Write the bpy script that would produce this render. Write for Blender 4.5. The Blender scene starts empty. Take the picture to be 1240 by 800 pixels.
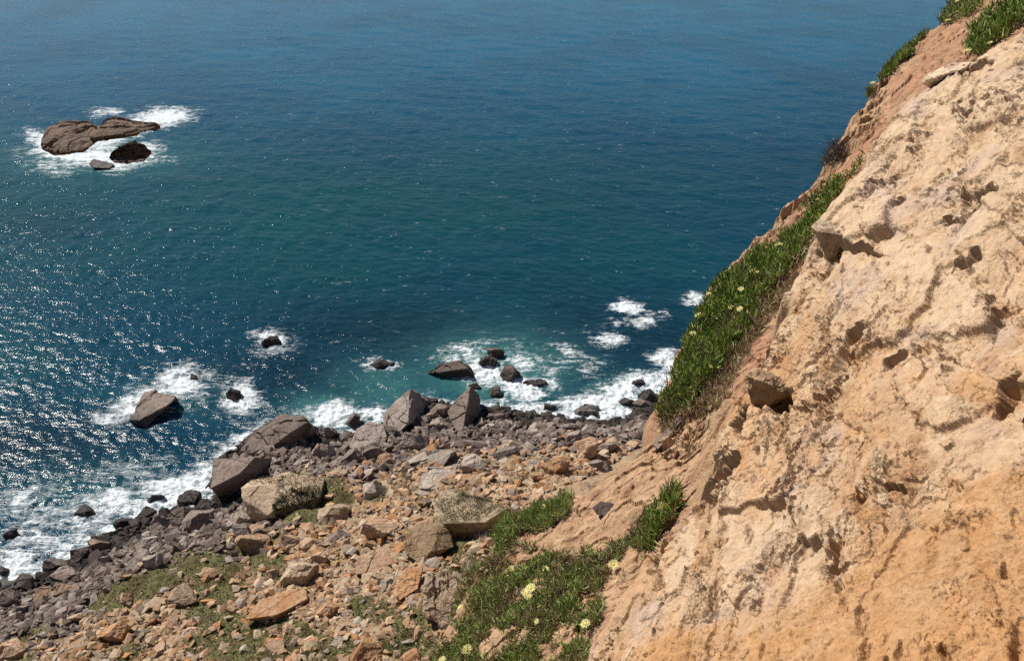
import bpy, bmesh, math, random, time
import numpy as np
from mathutils import Vector, Matrix
T0 = time.time()
SC = bpy.context.scene
COL = SC.collection
rad = math.radians
f4 = np.float32

# ------------------------------------------------------------------ camera
H = 50.0                       # eye height above the sea, metres
F = 1032.0                     # focal length in photo pixels (1240 wide)
PITCH = 30.0
SP, CP = math.sin(rad(PITCH)), math.cos(rad(PITCH))
cam = bpy.data.cameras.new('camera')
cam_o = bpy.data.objects.new('camera', cam)
COL.objects.link(cam_o)
cam_o.location = (0, 0, H)
cam_o.rotation_euler = (rad(90 - PITCH), 0, 0)
cam.sensor_fit = 'HORIZONTAL'
cam.angle = 2 * math.atan(620.0 / F)
cam.clip_start = 0.05
cam.clip_end = 20000
SC.camera = cam_o

def ray(px, py):
    X = (np.asarray(px, float) - 620) / F
    Y = (400 - np.asarray(py, float)) / F
    return np.stack([X, CP + SP * Y, -SP + CP * Y], -1)

def proj(x, y, z):
    """world -> photo pixel of the survey viewpoint, plus range"""
    z = z - H
    d = y * CP - z * SP
    v = y * SP + z * CP
    d = np.maximum(d, 0.05)
    return 620 + F * x / d, 400 - F * v / d, d

# ------------------------------------------------------------------ noise
_TAB = np.random.RandomState(5).rand(65536, 3).astype(f4)
_ANG = np.random.RandomState(6).rand(65536).astype(f4) * 2 * np.pi
_GC, _GS = np.cos(_ANG), np.sin(_ANG)
_g3 = np.random.RandomState(8).randn(65536, 3).astype(f4)
_G3 = _g3 / np.linalg.norm(_g3, axis=1, keepdims=True)

def _hash(ix, iy, seed, iz=None):
    h = ix.astype(np.uint32) * np.uint32(374761393) + iy.astype(np.uint32) * np.uint32(668265263) + np.uint32((seed * 974634777) & 0xffffffff)
    if iz is not None:
        h = h + iz.astype(np.uint32) * np.uint32(2246822519)
    h = (h ^ (h >> np.uint32(13))) * np.uint32(1274126177)
    h = (h ^ (h >> np.uint32(15))) * np.uint32(2654435761)
    return (h ^ (h >> np.uint32(16))) & np.uint32(65535)

def perlin2(x, y, seed=0):
    x = np.asarray(x, f4); y = np.asarray(y, f4)
    ix = np.floor(x).astype(np.int64); iy = np.floor(y).astype(np.int64)
    fx = x - ix; fy = y - iy; fx = fx.astype(f4); fy = fy.astype(f4)
    u = fx * fx * fx * (fx * (fx * 6 - 15) + 10); v = fy * fy * fy * (fy * (fy * 6 - 15) + 10)
    def g(dx, dy):
        h = _hash(ix + dx, iy + dy, seed)
        return _GC[h] * (fx - dx) + _GS[h] * (fy - dy)
    a = g(0, 0); b = g(1, 0); c = g(0, 1); d = g(1, 1)
    a = a + u * (b - a); c = c + u * (d - c)
    return (a + v * (c - a)) * 1.5

def fbm2(x, y, octv=4, seed=0, gain=.5):
    r = 0; amp = 1.0; s = 0
    for k in range(octv):
        r = r + amp * perlin2(x * 2.03 ** k + 17.3 * k, y * 2.03 ** k - 9.1 * k, seed + k)
        s += amp; amp *= gain
    return r / s

def perlin3(p, seed=0):
    p = np.asarray(p, f4)
    i = np.floor(p).astype(np.int64); f = (p - i).astype(f4)
    w = f * f * f * (f * (f * 6 - 15) + 10)
    def g(a, b, c):
        h = _hash(i[:, 0] + a, i[:, 1] + b, seed, i[:, 2] + c)
        G = _G3[h]
        return G[:, 0] * (f[:, 0] - a) + G[:, 1] * (f[:, 1] - b) + G[:, 2] * (f[:, 2] - c)
    def l(a, b, t): return a + t * (b - a)
    x0 = l(l(g(0,0,0), g(1,0,0), w[:,0]), l(g(0,1,0), g(1,1,0), w[:,0]), w[:,1])
    x1 = l(l(g(0,0,1), g(1,0,1), w[:,0]), l(g(0,1,1), g(1,1,1), w[:,0]), w[:,1])
    return l(x0, x1, w[:, 2]) * 1.6

def fbm3(p, octv=4, seed=0, gain=.5):
    r = 0; amp = 1.0; s = 0
    for k in range(octv):
        r = r + amp * perlin3(p * 2.03 ** k + 7.7 * k, seed + k)
        s += amp; amp *= gain
    return r / s

def vor2(x, y, seed=0, jit=.85):
    """nearest cell: F1, F2, random triple of the cell, offset to its centre"""
    x = np.asarray(x, f4); y = np.asarray(y, f4)
    ix = np.floor(x).astype(np.int64); iy = np.floor(y).astype(np.int64)
    f1 = np.full(x.shape, 9, f4); f2 = f1.copy()
    hid = np.zeros(x.shape, np.uint32); ox = np.zeros(x.shape, f4); oy = ox.copy()
    for dx in (-1, 0, 1):
        for dy in (-1, 0, 1):
            h = _hash(ix + dx, iy + dy, seed)
            r = _TAB[h]
            px = (ix + dx + .5 + (r[..., 0] - .5) * jit - x).astype(f4); py = (iy + dy + .5 + (r[..., 1] - .5) * jit - y).astype(f4)
            d = np.sqrt(px * px + py * py)
            m = d < f1
            f2 = np.where(m, f1, np.minimum(f2, d))
            f1 = np.where(m, d, f1); hid = np.where(m, h, hid); ox = np.where(m, px, ox); oy = np.where(m, py, oy)
    R = _TAB[(hid * np.uint32(40503) + np.uint32(77)) & np.uint32(65535)]
    return f1, f2, R, ox, oy

def sstep(a, b, x):
    t = np.clip((x - a) / (b - a), 0, 1)
    return t * t * (3 - 2 * t)

def poly_mask(px, py, poly):
    """point in polygon (arrays)"""
    inside = np.zeros(np.shape(px), bool)
    n = len(poly)
    for i in range(n):
        x0, y0 = poly[i]; x1, y1 = poly[(i + 1) % n]
        if y0 == y1: continue
        c = ((y0 > py) != (y1 > py)) & (px < (x1 - x0) * (py - y0) / (y1 - y0) + x0)
        inside ^= c
    return inside

def seg_dist(x, y, pts, close):
    """distance to an open polyline; positive inside the polygon closed by the far points"""
    best = np.full(np.shape(x), 1e9, f4)
    for (x0, y0), (x1, y1) in zip(pts[:-1], pts[1:]):
        dx, dy = x1 - x0, y1 - y0
        t = np.clip(((x - x0) * dx + (y - y0) * dy) / (dx * dx + dy * dy), 0, 1)
        ex = x - x0 - t * dx; ey = y - y0 - t * dy
        best = np.minimum(best, np.sqrt(ex * ex + ey * ey))
    return best * np.where(poly_mask(x, y, list(pts) + close), 1.0, -1.0)

# ------------------------------------------------------------------ mesh helpers
def np_mesh(name, verts, quads=None, tris=None, mats=(), attrs=None, smooth=False, parent=None):
    me = bpy.data.meshes.new(name)
    nq = 0 if quads is None else len(quads); nt = 0 if tris is None else len(tris)
    me.vertices.add(len(verts))
    me.vertices.foreach_set('co', np.ascontiguousarray(verts, f4).ravel())
    idx = []
    if nq: idx.append(np.asarray(quads, np.int32).ravel())
    if nt: idx.append(np.asarray(tris, np.int32).ravel())
    idx = np.concatenate(idx)
    me.loops.add(len(idx)); me.loops.foreach_set('vertex_index', idx)
    me.polygons.add(nq + nt)
    starts = np.concatenate([np.arange(nq) * 4, nq * 4 + np.arange(nt) * 3]).astype(np.int32)
    me.polygons.foreach_set('loop_start', starts)
    me.update(calc_edges=True)
    for k, a in (attrs or {}).items():
        a = np.asarray(a, f4)
        if a.ndim == 1:
            at = me.attributes.new(k, 'FLOAT', 'POINT'); at.data.foreach_set('value', a)
        else:
            if a.shape[1] == 3: a = np.concatenate([a, np.ones((len(a), 1), f4)], 1)
            at = me.attributes.new(k, 'FLOAT_COLOR', 'POINT'); at.data.foreach_set('color', np.ascontiguousarray(a).ravel())
    me.polygons.foreach_set('use_smooth', np.full(nq + nt, smooth))
    for m in mats: me.materials.append(m)
    o = bpy.data.objects.new(name, me)
    COL.objects.link(o)
    if parent: o.parent = parent
    return o

def grid_quads(nr, nc):
    i = np.arange(nr * nc).reshape(nr, nc)
    return np.stack([i[:-1, :-1], i[:-1, 1:], i[1:, 1:], i[1:, :-1]], -1).reshape(-1, 4)

def tag(o, label=None, cat=None, group=None, kind=None):
    if label: o['label'] = label
    if cat: o['category'] = cat
    if group: o['group'] = group
    if kind: o['kind'] = kind
    return o

# ------------------------------------------------------------------ node helpers
class NT:
    def __init__(s, name):
        s.m = bpy.data.materials.new(name); s.m.use_nodes = True
        s.t = s.m.node_tree; s.n = s.t.nodes; s.l = s.t.links
        s.b = s.n['Principled BSDF']
    def new(s, typ, **kw):
        n = s.n.new(typ)
        for k, v in kw.items():
            if k == 'ins':
                for kk, vv in v.items():
                    if isinstance(vv, bpy.types.NodeSocket): s.l.new(vv, n.inputs[kk])
                    else: n.inputs[kk].default_value = vv
            else: setattr(n, k, v)
        return n
    def noise(s, vec, scale, detail=4, rough=.55, dist=0.0):
        n = s.new('ShaderNodeTexNoise', ins={'Vector': vec, 'Scale': scale, 'Detail': detail, 'Roughness': rough, 'Distortion': dist})
        return n.outputs['Fac']
    def vor(s, vec, scale, feature='F1', out='Distance'):
        n = s.new('ShaderNodeTexVoronoi', feature=feature, ins={'Vector': vec, 'Scale': scale})
        return n.outputs[out]
    def math(s, op, a, b=0.0, c=0.0, clamp=False):
        n = s.new('ShaderNodeMath', operation=op, use_clamp=clamp)
        for i, v in enumerate((a, b, c)):
            if isinstance(v, bpy.types.NodeSocket): s.l.new(v, n.inputs[i])
            else: n.inputs[i].default_value = v
        return n.outputs[0]
    def ramp(s, fac, lo, hi, a=0.0, b=1.0):
        n = s.new('ShaderNodeMapRange', interpolation_type='SMOOTHSTEP', ins={'Value': fac, 'From Min': lo, 'From Max': hi, 'To Min': a, 'To Max': b})
        return n.outputs[0]
    def mix(s, fac, a, b, mode='MIX'):
        n = s.new('ShaderNodeMix', data_type='RGBA', blend_type=mode)
        for k, v in ((0, fac), (6, a), (7, b)):
            if isinstance(v, bpy.types.NodeSocket): s.l.new(v, n.inputs[k])
            else: n.inputs[k].default_value = (*v, 1) if isinstance(v, tuple) and len(v) == 3 else v
        return n.outputs[2]
    def attr(s, name, out='Fac'):
        return s.new('ShaderNodeAttribute', attribute_name=name).outputs[out]
    def pos(s):
        return s.new('ShaderNodeNewGeometry').outputs['Position']
    def objco(s):
        return s.new('ShaderNodeTexCoord').outputs['Object']
    def scaled(s, vec, sx, sy, sz, rot=(0, 0, 0)):
        n = s.new('ShaderNodeMapping', ins={'Vector': vec, 'Scale': (sx, sy, sz), 'Rotation': rot})
        return n.outputs[0]
    def bump(s, h, dist=.02, strength=1.0, normal=None):
        ins = {'Height': h, 'Distance': dist, 'Strength': strength}
        if normal is not None: ins['Normal'] = normal
        return s.new('ShaderNodeBump', ins=ins).outputs[0]
    def out(s, color=None, rough=None, normal=None, **kw):
        for k, v in (('Base Color', color), ('Roughness', rough), ('Normal', normal), *kw.items()):
            if v is None: continue
            if isinstance(v, bpy.types.NodeSocket): s.l.new(v, s.b.inputs[k])
            else: s.b.inputs[k].default_value = (*v, 1) if isinstance(v, tuple) and len(v) == 3 else v
        return s.m

# ------------------------------------------------------------------ daylight
SUN_AZ, SUN_EL = -52.0, 47.0          # left of straight ahead, high
sd = Vector((math.sin(rad(SUN_AZ)) * math.cos(rad(SUN_EL)), math.cos(rad(SUN_AZ)) * math.cos(rad(SUN_EL)), math.sin(rad(SUN_EL))))
sl = bpy.data.lights.new('sun', 'SUN'); sl.energy = 4.8; sl.angle = rad(.5); sl.color = (1, .95, .87)
so = bpy.data.objects.new('sun', sl); COL.objects.link(so)
so.rotation_euler = sd.to_track_quat('Z', 'Y').to_euler()
so.location = (-30, 30, 90)
W = bpy.data.worlds.new('World'); SC.world = W; W.use_nodes = True
nt = W.node_tree
sky = nt.nodes.new('ShaderNodeTexSky'); sky.sky_type = 'NISHITA'; sky.sun_disc = False
sky.sun_elevation = rad(SUN_EL); sky.sun_rotation = rad(SUN_AZ); sky.air_density = 1.0; sky.dust_density = .1; sky.ozone_density = 3.0
bg = nt.nodes['Background']; bg.inputs[1].default_value = .05
nt.links.new(sky.outputs[0], bg.inputs[0])
SC.view_settings.view_transform = 'Standard'; SC.view_settings.look = 'None'
SC.view_settings.gamma = 1; SC.view_settings.exposure = 0.36
SC.view_settings.use_curve_mapping = False
SC.cycles.max_bounces = 5; SC.cycles.diffuse_bounces = 1; SC.cycles.glossy_bounces = 2
SC.cycles.sample_clamp_indirect = 4
SC.cycles.caustics_reflective = False; SC.cycles.caustics_refractive = False
SC.cycles.use_denoising = False
# ------------------------------------------------------------------ shapes of the land
def plane_hit(px, py, k, b, c):
    d = ray(px, py); t = k / (-d[..., 2] + b * d[..., 0] + c * d[..., 1])
    return d * np.asarray(t)[..., None]
KA, BA, CA = 6.05, .87, -.223        # upper rock slab: z = H - KA + BA x + CA y
KS, BS, CS = 7.35, .84, -.2          # lower shelf
A_PX = [(640, 900), (672, 850), (715, 775), (735, 728), (770, 690), (815, 622), (842, 590), (850, 545), (872, 505), (884, 462), (915, 420), (930, 388), (958, 352),
        (980, 300), (985, 272), (1003, 238), (1045, 195), (1062, 160), (1092, 135), (1120, 100), (1165, 78), (1205, 52), (1240, 28), (1330, -60)]
S_PX = [(470, 960), (515, 803), (528, 770), (548, 735), (562, 695), (592, 668), (612, 622), (640, 612), (676, 602), (688, 588), (725, 572), (762, 548), (800, 520), (803, 490), (815, 450),
        (832, 410), (850, 372), (868, 340), (872, 322), (905, 292), (932, 268), (960, 236), (985, 208), (1000, 190), (1018, 172), (1035, 130), (1060, 100), (1085, 75), (1110, 50), (1148, 18), (1160, -10), (1230, -80)]
def hits(pxs, k, b, c):
    a = np.array(pxs, float); return [tuple(v[:2]) for v in plane_hit(a[:, 0], a[:, 1], k, b, c)]
A_XY = [(-5, -4), (-2, .6)] + hits(A_PX, KA, BA, CA) + [(12.5, 16), (20, 18)]
S_XY = [(-12, -2), (-5, 3)] + hits(S_PX, KS, BS, CS) + [(21, 31), (40, 36)]
SHORE_PX = [(-400, 860), (-160, 772), (0, 706), (40, 700), (85, 672), (135, 640), (175, 628), (250, 602), (262, 560), (300, 530), (345, 510), (390, 525), (420, 522), (470, 505), (520, 490), (580, 498), (640, 503), (700, 502), (760, 497), (800, 490), (860, 470), (960, 440), (1100, 420)]
def sea_hit(px, py):
    d = ray(px, py); t = H / -d[..., 2]; return d * np.asarray(t)[..., None] + np.array([0, 0, H])
_a = np.array(SHORE_PX, float); SHORE_XY = [tuple(v[:2]) for v in sea_hit(_a[:, 0], _a[:, 1])]

LAND_BACK = [(300, 60), (300, -300), (-300, -300), (-300, 20)]
CLIFF_BACK = [(300, 40), (300, -300), (-100, -300)]
def z_talus(x, y):
    d = seg_dist(x, y, SHORE_XY, LAND_BACK)          # positive inland (right of the line walked from left to right)
    dn = d + 1.6 * perlin2(x / 6, y / 6, 41) + .8 * perlin2(x / 2.2, y / 2.2, 42)
    z = np.where(dn > 0, .30 * dn + .0016 * np.maximum(dn, 0) ** 2, .28 * dn)
    z = z + np.clip(d / 12, 0, 1) * (1.1 * fbm2(x / 13, y / 13, 3, 43) + .35 * fbm2(x / 3.2, y / 3.2, 3, 44))
    return np.maximum(z, -4.0)

def talus_at(px, py):
    """walk down a sight line to the lower slope"""
    d = ray(px, py); lo, hi = 15.0, 150.0
    ts = np.linspace(lo, hi, 1400)
    P = d[None] * ts[:, None] + np.array([0, 0, H])
    below = P[:, 2] < np.maximum(z_talus(P[:, 0], P[:, 1]), 0.0)
    i = int(np.argmax(below)); i = max(i, 1)
    return Vector(P[i]), ts[i]

# ---- lower slope
az = np.radians(np.linspace(-50, 34, 900)); r = np.geomspace(19, 135, 760)
RR, AZ = np.meshgrid(r, az, indexing='ij')
X = (RR * np.sin(AZ)).ravel(); Y = (RR * np.cos(AZ)).ravel()
Z = z_talus(X, Y)
nz = perlin2(X / .5, Y / .5, 51) * .05 + perlin2(X / .22, Y / .22, 52) * .03
f1, f2, R_, ox, oy = vor2(X / .55, Y / .55, 53)
Z = Z + np.where(Z > -.5, nz + (.42 - f1) * .22 * R_[:, 0], 0)
TPX, TPY, TD = proj(X, Y, Z)
sh_d = seg_dist(X, Y, SHORE_XY, LAND_BACK)
TV = np.stack([X, Y, Z], -1).astype(f4)
# where low grass and moss grows
G = np.zeros(len(X), f4)
for cx, cy, rx, ry, ang, s in [(285, 676, 62, 20, -22, 1), (215, 695, 75, 24, -24, 1), (150, 718, 60, 18, -22, .9), (330, 690, 40, 30, 0, .7), (310, 775, 95, 32, 0, 1), (250, 745, 45, 25, 0, .8), (265, 715, 50, 26, 0, .8),
                               (375, 605, 55, 36, 0, 1.0), (400, 790, 60, 22, 0, .8), (495, 770, 40, 40, 0, .9), (45, 770, 60, 20, -20, .5), (470, 740, 30, 30, 0, .6), (455, 600, 25, 20, 0, .7), (560, 620, 45, 30, 0, .8), (440, 735, 22, 18, 0, .9), (20, 795, 60, 25, 0, .6), (150, 790, 70, 22, 0, .55), (560, 690, 30, 60, 0, .9), (620, 640, 30, 30, 0, .9)]:
    a = rad(ang); u = (TPX - cx) * math.cos(a) + (TPY - cy) * math.sin(a); v = -(TPX - cx) * math.sin(a) + (TPY - cy) * math.cos(a)
    G = np.maximum(G, s * np.exp(-((u / rx) ** 2 + (v / ry) ** 2)))
gn = fbm2(X / 2.6, Y / 2.6, 4, 61)
G = G + .34 * gn - .04
TG = sstep(.27, .50, G).astype(f4)
TZONE = sstep(7.5, 15, sh_d + 3 * fbm2(X / 5, Y / 5, 2, 63)).astype(f4)     # 0 = grey shore stones, 1 = tan upper rubble
TZONE = np.maximum(TZONE, sstep(600, 690, TPX) * sstep(520, 560, TPY)).astype(f4)
m = NT('slope_soil')
p = m.pos()
n1 = m.noise(p, 1.3, 6, .6); n2 = m.noise(p, 9, 4, .6)
c = m.mix(m.attr('zone'), (.13, .105, .085), (.35, .215, .115))
c = m.mix(m.ramp(n1, .42, .62), c, m.mix(m.attr('zone'), (.20, .165, .14), (.40, .30, .20)))
c = m.mix(m.ramp(n2, .35, .65, 0, .45), c, (.16, .10, .06))
g = m.mix(m.ramp(n2, .3, .7), (.075, .078, .022), (.17, .15, .055))
g = m.mix(m.ramp(m.noise(p, .7, 3), .4, .65), g, (.085, .060, .022))
c = m.mix(m.attr('green'), c, g)
wet = m.ramp(m.new('ShaderNodeSeparateXYZ', ins={0: p}).outputs[2], .3, 1.6, 1, 0)
c = m.mix(m.math('MULTIPLY', wet, .75), c, (.03, .028, .027))
MAT_SOIL = m.out(c, m.ramp(wet, 0, 1, .95, .5), m.bump(m.math('ADD', n2, m.noise(p, 30, 3)), .05, .9))
slope = np_mesh('rocky_slope', TV, grid_quads(760, 900)[:, ::-1], mats=[MAT_SOIL], attrs={'green': TG, 'zone': TZONE})
tag(slope, kind='structure')
print('slope', round(time.time() - T0, 1))

# ---- near cliff: one sheet in world space, upper slab, step, shelf, drop
az = np.radians(np.concatenate([np.linspace(-32, -14, 70, endpoint=False), np.linspace(-14, 44, 980, endpoint=False), np.linspace(44, 80, 60)]))
r = np.concatenate([np.geomspace(1.2, 3.0, 40, endpoint=False), np.geomspace(3.0, 27, 1180, endpoint=False), np.geomspace(27, 46, 40)])
NR, NC = len(r), len(az)
RR, AZ = np.meshgrid(r.astype(f4), az.astype(f4), indexing='ij')
X = (RR * np.sin(AZ)).ravel(); Y = (RR * np.cos(AZ)).ravel()
dA0 = seg_dist(X, Y, A_XY, CLIFF_BACK).astype(f4); dS0 = seg_dist(X, Y, S_XY, CLIFF_BACK).astype(f4)
dA = dA0 + .16 * perlin2(X / .9, Y / .9, 1) + .08 * perlin2(X / .3, Y / .3, 2)
dS = dS0 + .13 * perlin2(X / .8, Y / .8, 3) + .08 * perlin2(X / .27, Y / .27, 4)
zA = H - KA + BA * X + CA * Y
zS = H - KS + BS * X + CS * Y
# tangent coordinates of the slab: a along its free edge, b across
eh = np.array([.46, .888]); nA = np.array([-BA, -CA, 1.0]); nA /= np.linalg.norm(nA)
ta = np.array([eh[0], eh[1], BA * eh[0] + CA * eh[1]]); ta /= np.linalg.norm(ta); tb = np.cross(nA, ta)
a_ = (X * ta[0] + Y * ta[1] + zA * ta[2]).astype(f4); b_ = (X * tb[0] + Y * tb[1] + zA * tb[2]).astype(f4)
ppx, ppy, _ = proj(X, Y, zA)
# orange crumbly soil lower right, chipped rock elsewhere
soft = sstep(-.06, .06, (ppx - 1240) / 600 + (ppy - 560) / 330 + .20 * fbm2(a_ / 1.1, b_ / 1.1, 4, 11))
soft2 = sstep(.06, .3, fbm2(a_ / 1.5 + 4, b_ / .9, 4, 12)) * .75
soft_ = np.clip(soft + soft2 * (1 - soft), 0, 1).astype(f4)
wx = a_ + .30 * fbm2(a_ / .7, b_ / .7, 3, 13); wy = b_ + .22 * fbm2(a_ / .7, b_ / .7, 3, 15)
ca, sa = math.cos(.30), math.sin(.30)
jx_ = a_ + .12 * fbm2(a_ / .4, b_ / .3, 4, 13); jy_ = b_ + .08 * fbm2(a_ / .4, b_ / .3, 4, 15)
ra, rb = (jx_ * ca + jy_ * sa).astype(f4), (-jx_ * sa + jy_ * ca).astype(f4)
hard = (1 - .85 * soft_)
D = .24 * fbm2(a_ / 3.2, b_ / 2.0, 3, 21) + .07 * fbm2(a_ / 1.0, b_ / .5, 3, 22)
# broad slabs, each with its own tilt, ragged at their breaks
ea = ra + .10 * fbm2(a_ / .14, b_ / .12, 3, 49); eb = rb + .06 * fbm2(a_ / .14 + 8, b_ / .12, 3, 50)
f1, f2, R1, ox, oy = vor2(ea / 1.35, eb / .52, 23)
D += (.45 + .55 * hard) * ((R1[:, 0] - .5) * .085 + ox * (R1[:, 1] - .22) * .21 + oy * (R1[:, 2] - .5) * .15)
def ease(d, w):
    g = d.reshape(NR, NC); q = np.pad(g, 1, mode='edge')
    m = sum(q[i:i + NR, j:j + NC] for i in range(3) for j in range(3)) / 9
    return (g * (1 - w) + m * w).ravel()
D = ease(D, .55)
edge1 = f2 - f1
crack1 = sstep(.02, .0, edge1) * (R1[:, 0] > .5) * hard
# flaking: layers broken off in ragged steps that face down the slab
act = np.clip(.85 * sstep(.20, .02, edge1) * sstep(-.2, .15, fbm2(a_ / .7, b_ / .5, 3, 44)) + sstep(.04, .26, fbm2(a_ / 1.5 + 3, b_ / .8, 4, 37)), 0, 1)
rough_zone = sstep(1080, 960, ppx) * sstep(330, 400, ppy) * sstep(640, 570, ppy)
smooth_zone = np.exp(-((ppx - 1120) / 90) ** 2 - ((ppy - 370) / 110) ** 2)
act = np.clip(act * (1 - .75 * smooth_zone) + .6 * rough_zone, 0, 1).astype(f4)
dirc = a_ * .80 + b_ * .60
def saw(p, w, sc, seed, octv):
    t = dirc / p + w * fbm2(ra / sc, rb / (sc * .42), octv, seed, .56)
    fr = t - np.floor(t)
    return -np.where(fr < .94, fr / .94, 1 - (fr - .94) / .06)
D += (.15 + .85 * hard) * (.25 + .75 * act) * .12 * saw(.85, 2.6, 1.1, 201, 6) * sstep(-.25, .2, fbm2(a_ / .8, b_ / .6, 3, 211))
D += (.25 + .75 * hard) * (.15 + .85 * act) * .055 * saw(.30, 2.4, .42, 202, 5) * sstep(-.2, .2, fbm2(a_ / .5, b_ / .35, 3, 212))
D += (.35 + .65 * hard) * (.15 + .85 * act) * .013 * saw(.10, 2.6, .16, 203, 4)
f1, f2, R2, ox, oy = vor2(ea / .26, eb / .11, 25)
D += hard * act * (np.maximum(R2[:, 0] - .5, 0) * .11 + ox * (R2[:, 1] - .1) * .04)
f1, f2, R3, ox, oy = vor2(ra / .10, rb / .05, 26)
chip = act
D += (.3 + .7 * hard) * act * (np.maximum(R3[:, 0] - .45, 0) * .028 + ox * (R3[:, 1] - .2) * .012)
D += act * (.022 * fbm2(a_ / .22, b_ / .14, 4, 41)) + .012 * fbm2(a_ / .3, b_ / .12, 4, 42)
# scattered nicks and short gashes in the flat slabs
f1, f2, R8, ox, oy = vor2(ra / .42 + 31, rb / .20, 45, .95)
q = np.sqrt((ox * 2.2) ** 2 + (oy * (2.6 + 3 * R8[:, 1])) ** 2) + .25 * perlin2(a_ / .06, b_ / .05, 46)
D -= .055 * (.4 + R8[:, 2]) * sstep(.62, .25, q) * (R8[:, 0] > .78)
f1, f2, R9, ox, oy = vor2(ra / .17 + 3, rb / .09, 47, .95)
D += .022 * sstep(.36, .16, f1 + .12 * perlin2(a_ / .04, b_ / .04, 48)) * (R9[:, 0] > .80)
cr = np.abs(perlin2(ra / 1.9 + 5, rb / .40, 28)); crm = sstep(.25, .5, perlin2(a_ / 1.3, b_ / 1.3, 29)) * hard
D -= .012 * sstep(.025, 0, cr) * crm
# thin joints, then ease the risers over a few centimetres
f1, f2, Rj, ox, oy = vor2(ea / .55 + 3, eb / .30, 61, .95)
D -= .014 * hard * sstep(.035, .0, f2 - f1) * (Rj[:, 0] > .35) * sstep(-.15, .1, fbm2(a_ / .9, b_ / .6, 3, 62))
D = ease(D, .25)
# grit
grit = perlin2(a_ / .045, b_ / .04, 32); D += .006 * grit * (.5 + 1.0 * soft_) + .007 * (.6 + soft_) * perlin2(a_ / .11, b_ / .09, 33)
f1, f2, R4, ox, oy = vor2(a_ / .085, b_ / .085, 34)
D += soft_ * np.where(R4[:, 0] > .62, np.maximum(.38 - f1, 0) * .07 * R4[:, 1], 0)
# hollows the photo shows in the slab
HOL = [(1004, 292, 26, 20, 60, .42), (1040, 300, 30, 7, 10, .22), (928, 470, 30, 24, 40, .45), (872, 562, 30, 17, -25, .85), (842, 582, 24, 20, 0, .8), (893, 492, 10, 18, 20, .35), (915, 405, 16, 12, 20, .3), (882, 445, 20, 12, -40, .25),
       (1178, 80, 24, 6, -15, .22), (1165, 135, 12, 8, 20, .16), (1195, 235, 18, 7, -5, .2), (1142, 258, 13, 5, 0, .16), (1030, 410, 34, 7, -45, .2), (1075, 430, 22, 6, -30, .14), (1215, 470, 30, 10, -50, .22), (1085, 240, 12, 7, -50, .14), (1170, 315, 26, 6, -25, .16), (1236, 500, 9, 12, 0, .3)]
_OLD = [
       (855, 655, 12, 18, 70, .2), (800, 700, 12, 8, -40, .16), (770, 690, 12, 5, -40, .14), (1105, 545, 30, 6, 10, .1), (1200, 655, 60, 6, -35, .10), (1000, 560, 60, 7, 5, .12), (905, 690, 40, 6, -35, .08), (1150, 620, 30, 6, -30, .10), (940, 610, 6, 30, 0, .1), (1110, 690, 50, 6, -40, .08)]
for cx, cy, rx, ry, ang, dep in HOL:
    an = rad(ang); jx = 7 * perlin2(a_ / .16, b_ / .16, 35) ; jy = 7 * perlin2(a_ / .16 + 50, b_ / .16, 36)
    u = ((ppx + jx - cx) * math.cos(an) + (ppy + jy - cy) * math.sin(an)) / rx; v = (-(ppx + jx - cx) * math.sin(an) + (ppy + jy - cy) * math.cos(an)) / ry
    q = np.sqrt(u * u + v * v)
    D -= dep * sstep(1.0, .62, q)
D = D.astype(f4)
# shelf relief
DS = .28 * fbm2(X / 1.6, Y / 1.6, 3, 71) + .10 * fbm2(X / .6, Y / .6, 3, 79) + .07 * fbm2(X / .4, Y / .4, 3, 72) + .02 * perlin2(X / .09, Y / .09, 73)
f1, f2, R5, ox, oy = vor2((X + .1 * perlin2(X / .3, Y / .3, 75)) / .4, Y / .3, 74)
spx, spy, _ = proj(X, Y, zS)
srock = np.clip(poly_mask(spx, spy, [(870, 335), (1010, 170), (1060, 100), (1080, 90), (1060, 150), (1000, 215), (940, 280), (890, 330)]) * 1.0 + poly_mask(spx, spy, [(790, 545), (850, 470), (880, 520), (830, 560)]) * 1.0, 0, 1).astype(f4)
DS += (.25 + .75 * srock) * ((R5[:, 0] - .5) * .20 + oy * (R5[:, 1] - .4) * .30 + ox * (R5[:, 2] - .2) * .2)
sd = X * .5 + Y * .8
for p_, h_, sc_, se_ in ((.55, .10, .9, 221), (.2, .04, .3, 222)):
    t = sd / p_ + 2.8 * fbm2(X / sc_, Y / sc_, 5, se_, .55); fr = t - np.floor(t)
    DS -= (.2 + .8 * srock) * h_ * np.where(fr < .92, fr / .92, 1 - (fr - .92) / .08)
f1, f2, R6, ox, oy = vor2(X / .10, Y / .10, 76)
DS += np.where(R6[:, 0] > .55, np.sqrt(np.maximum(.38 - f1, 0)) * .075 * R6[:, 1], 0)
f1, f2, R7, ox, oy = vor2(X / .34, Y / .34, 80)
DS += np.where(R7[:, 0] > .70, np.sqrt(np.maximum(.36 - f1, 0)) * .20 * R7[:, 1], 0)
wA = sstep(-.16, .06, dA).astype(f4)
Z = zS + DS * (1 - wA) + wA * (zA - zS)
rim = np.maximum(0, .45 - dA) * wA; Z -= .35 * rim * rim / .45
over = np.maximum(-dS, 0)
rimS = np.clip(.5 - dS, 0, .5) * (1 - wA)
Z -= (.5 * rimS ** 2 + over * 5.2) * (dA < .4)
dq = D * wA
PX_ = X + dq * nA[0]; PY_ = Y + dq * nA[1]; Z = Z + dq * nA[2]
ov3 = (over > .05)
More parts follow.
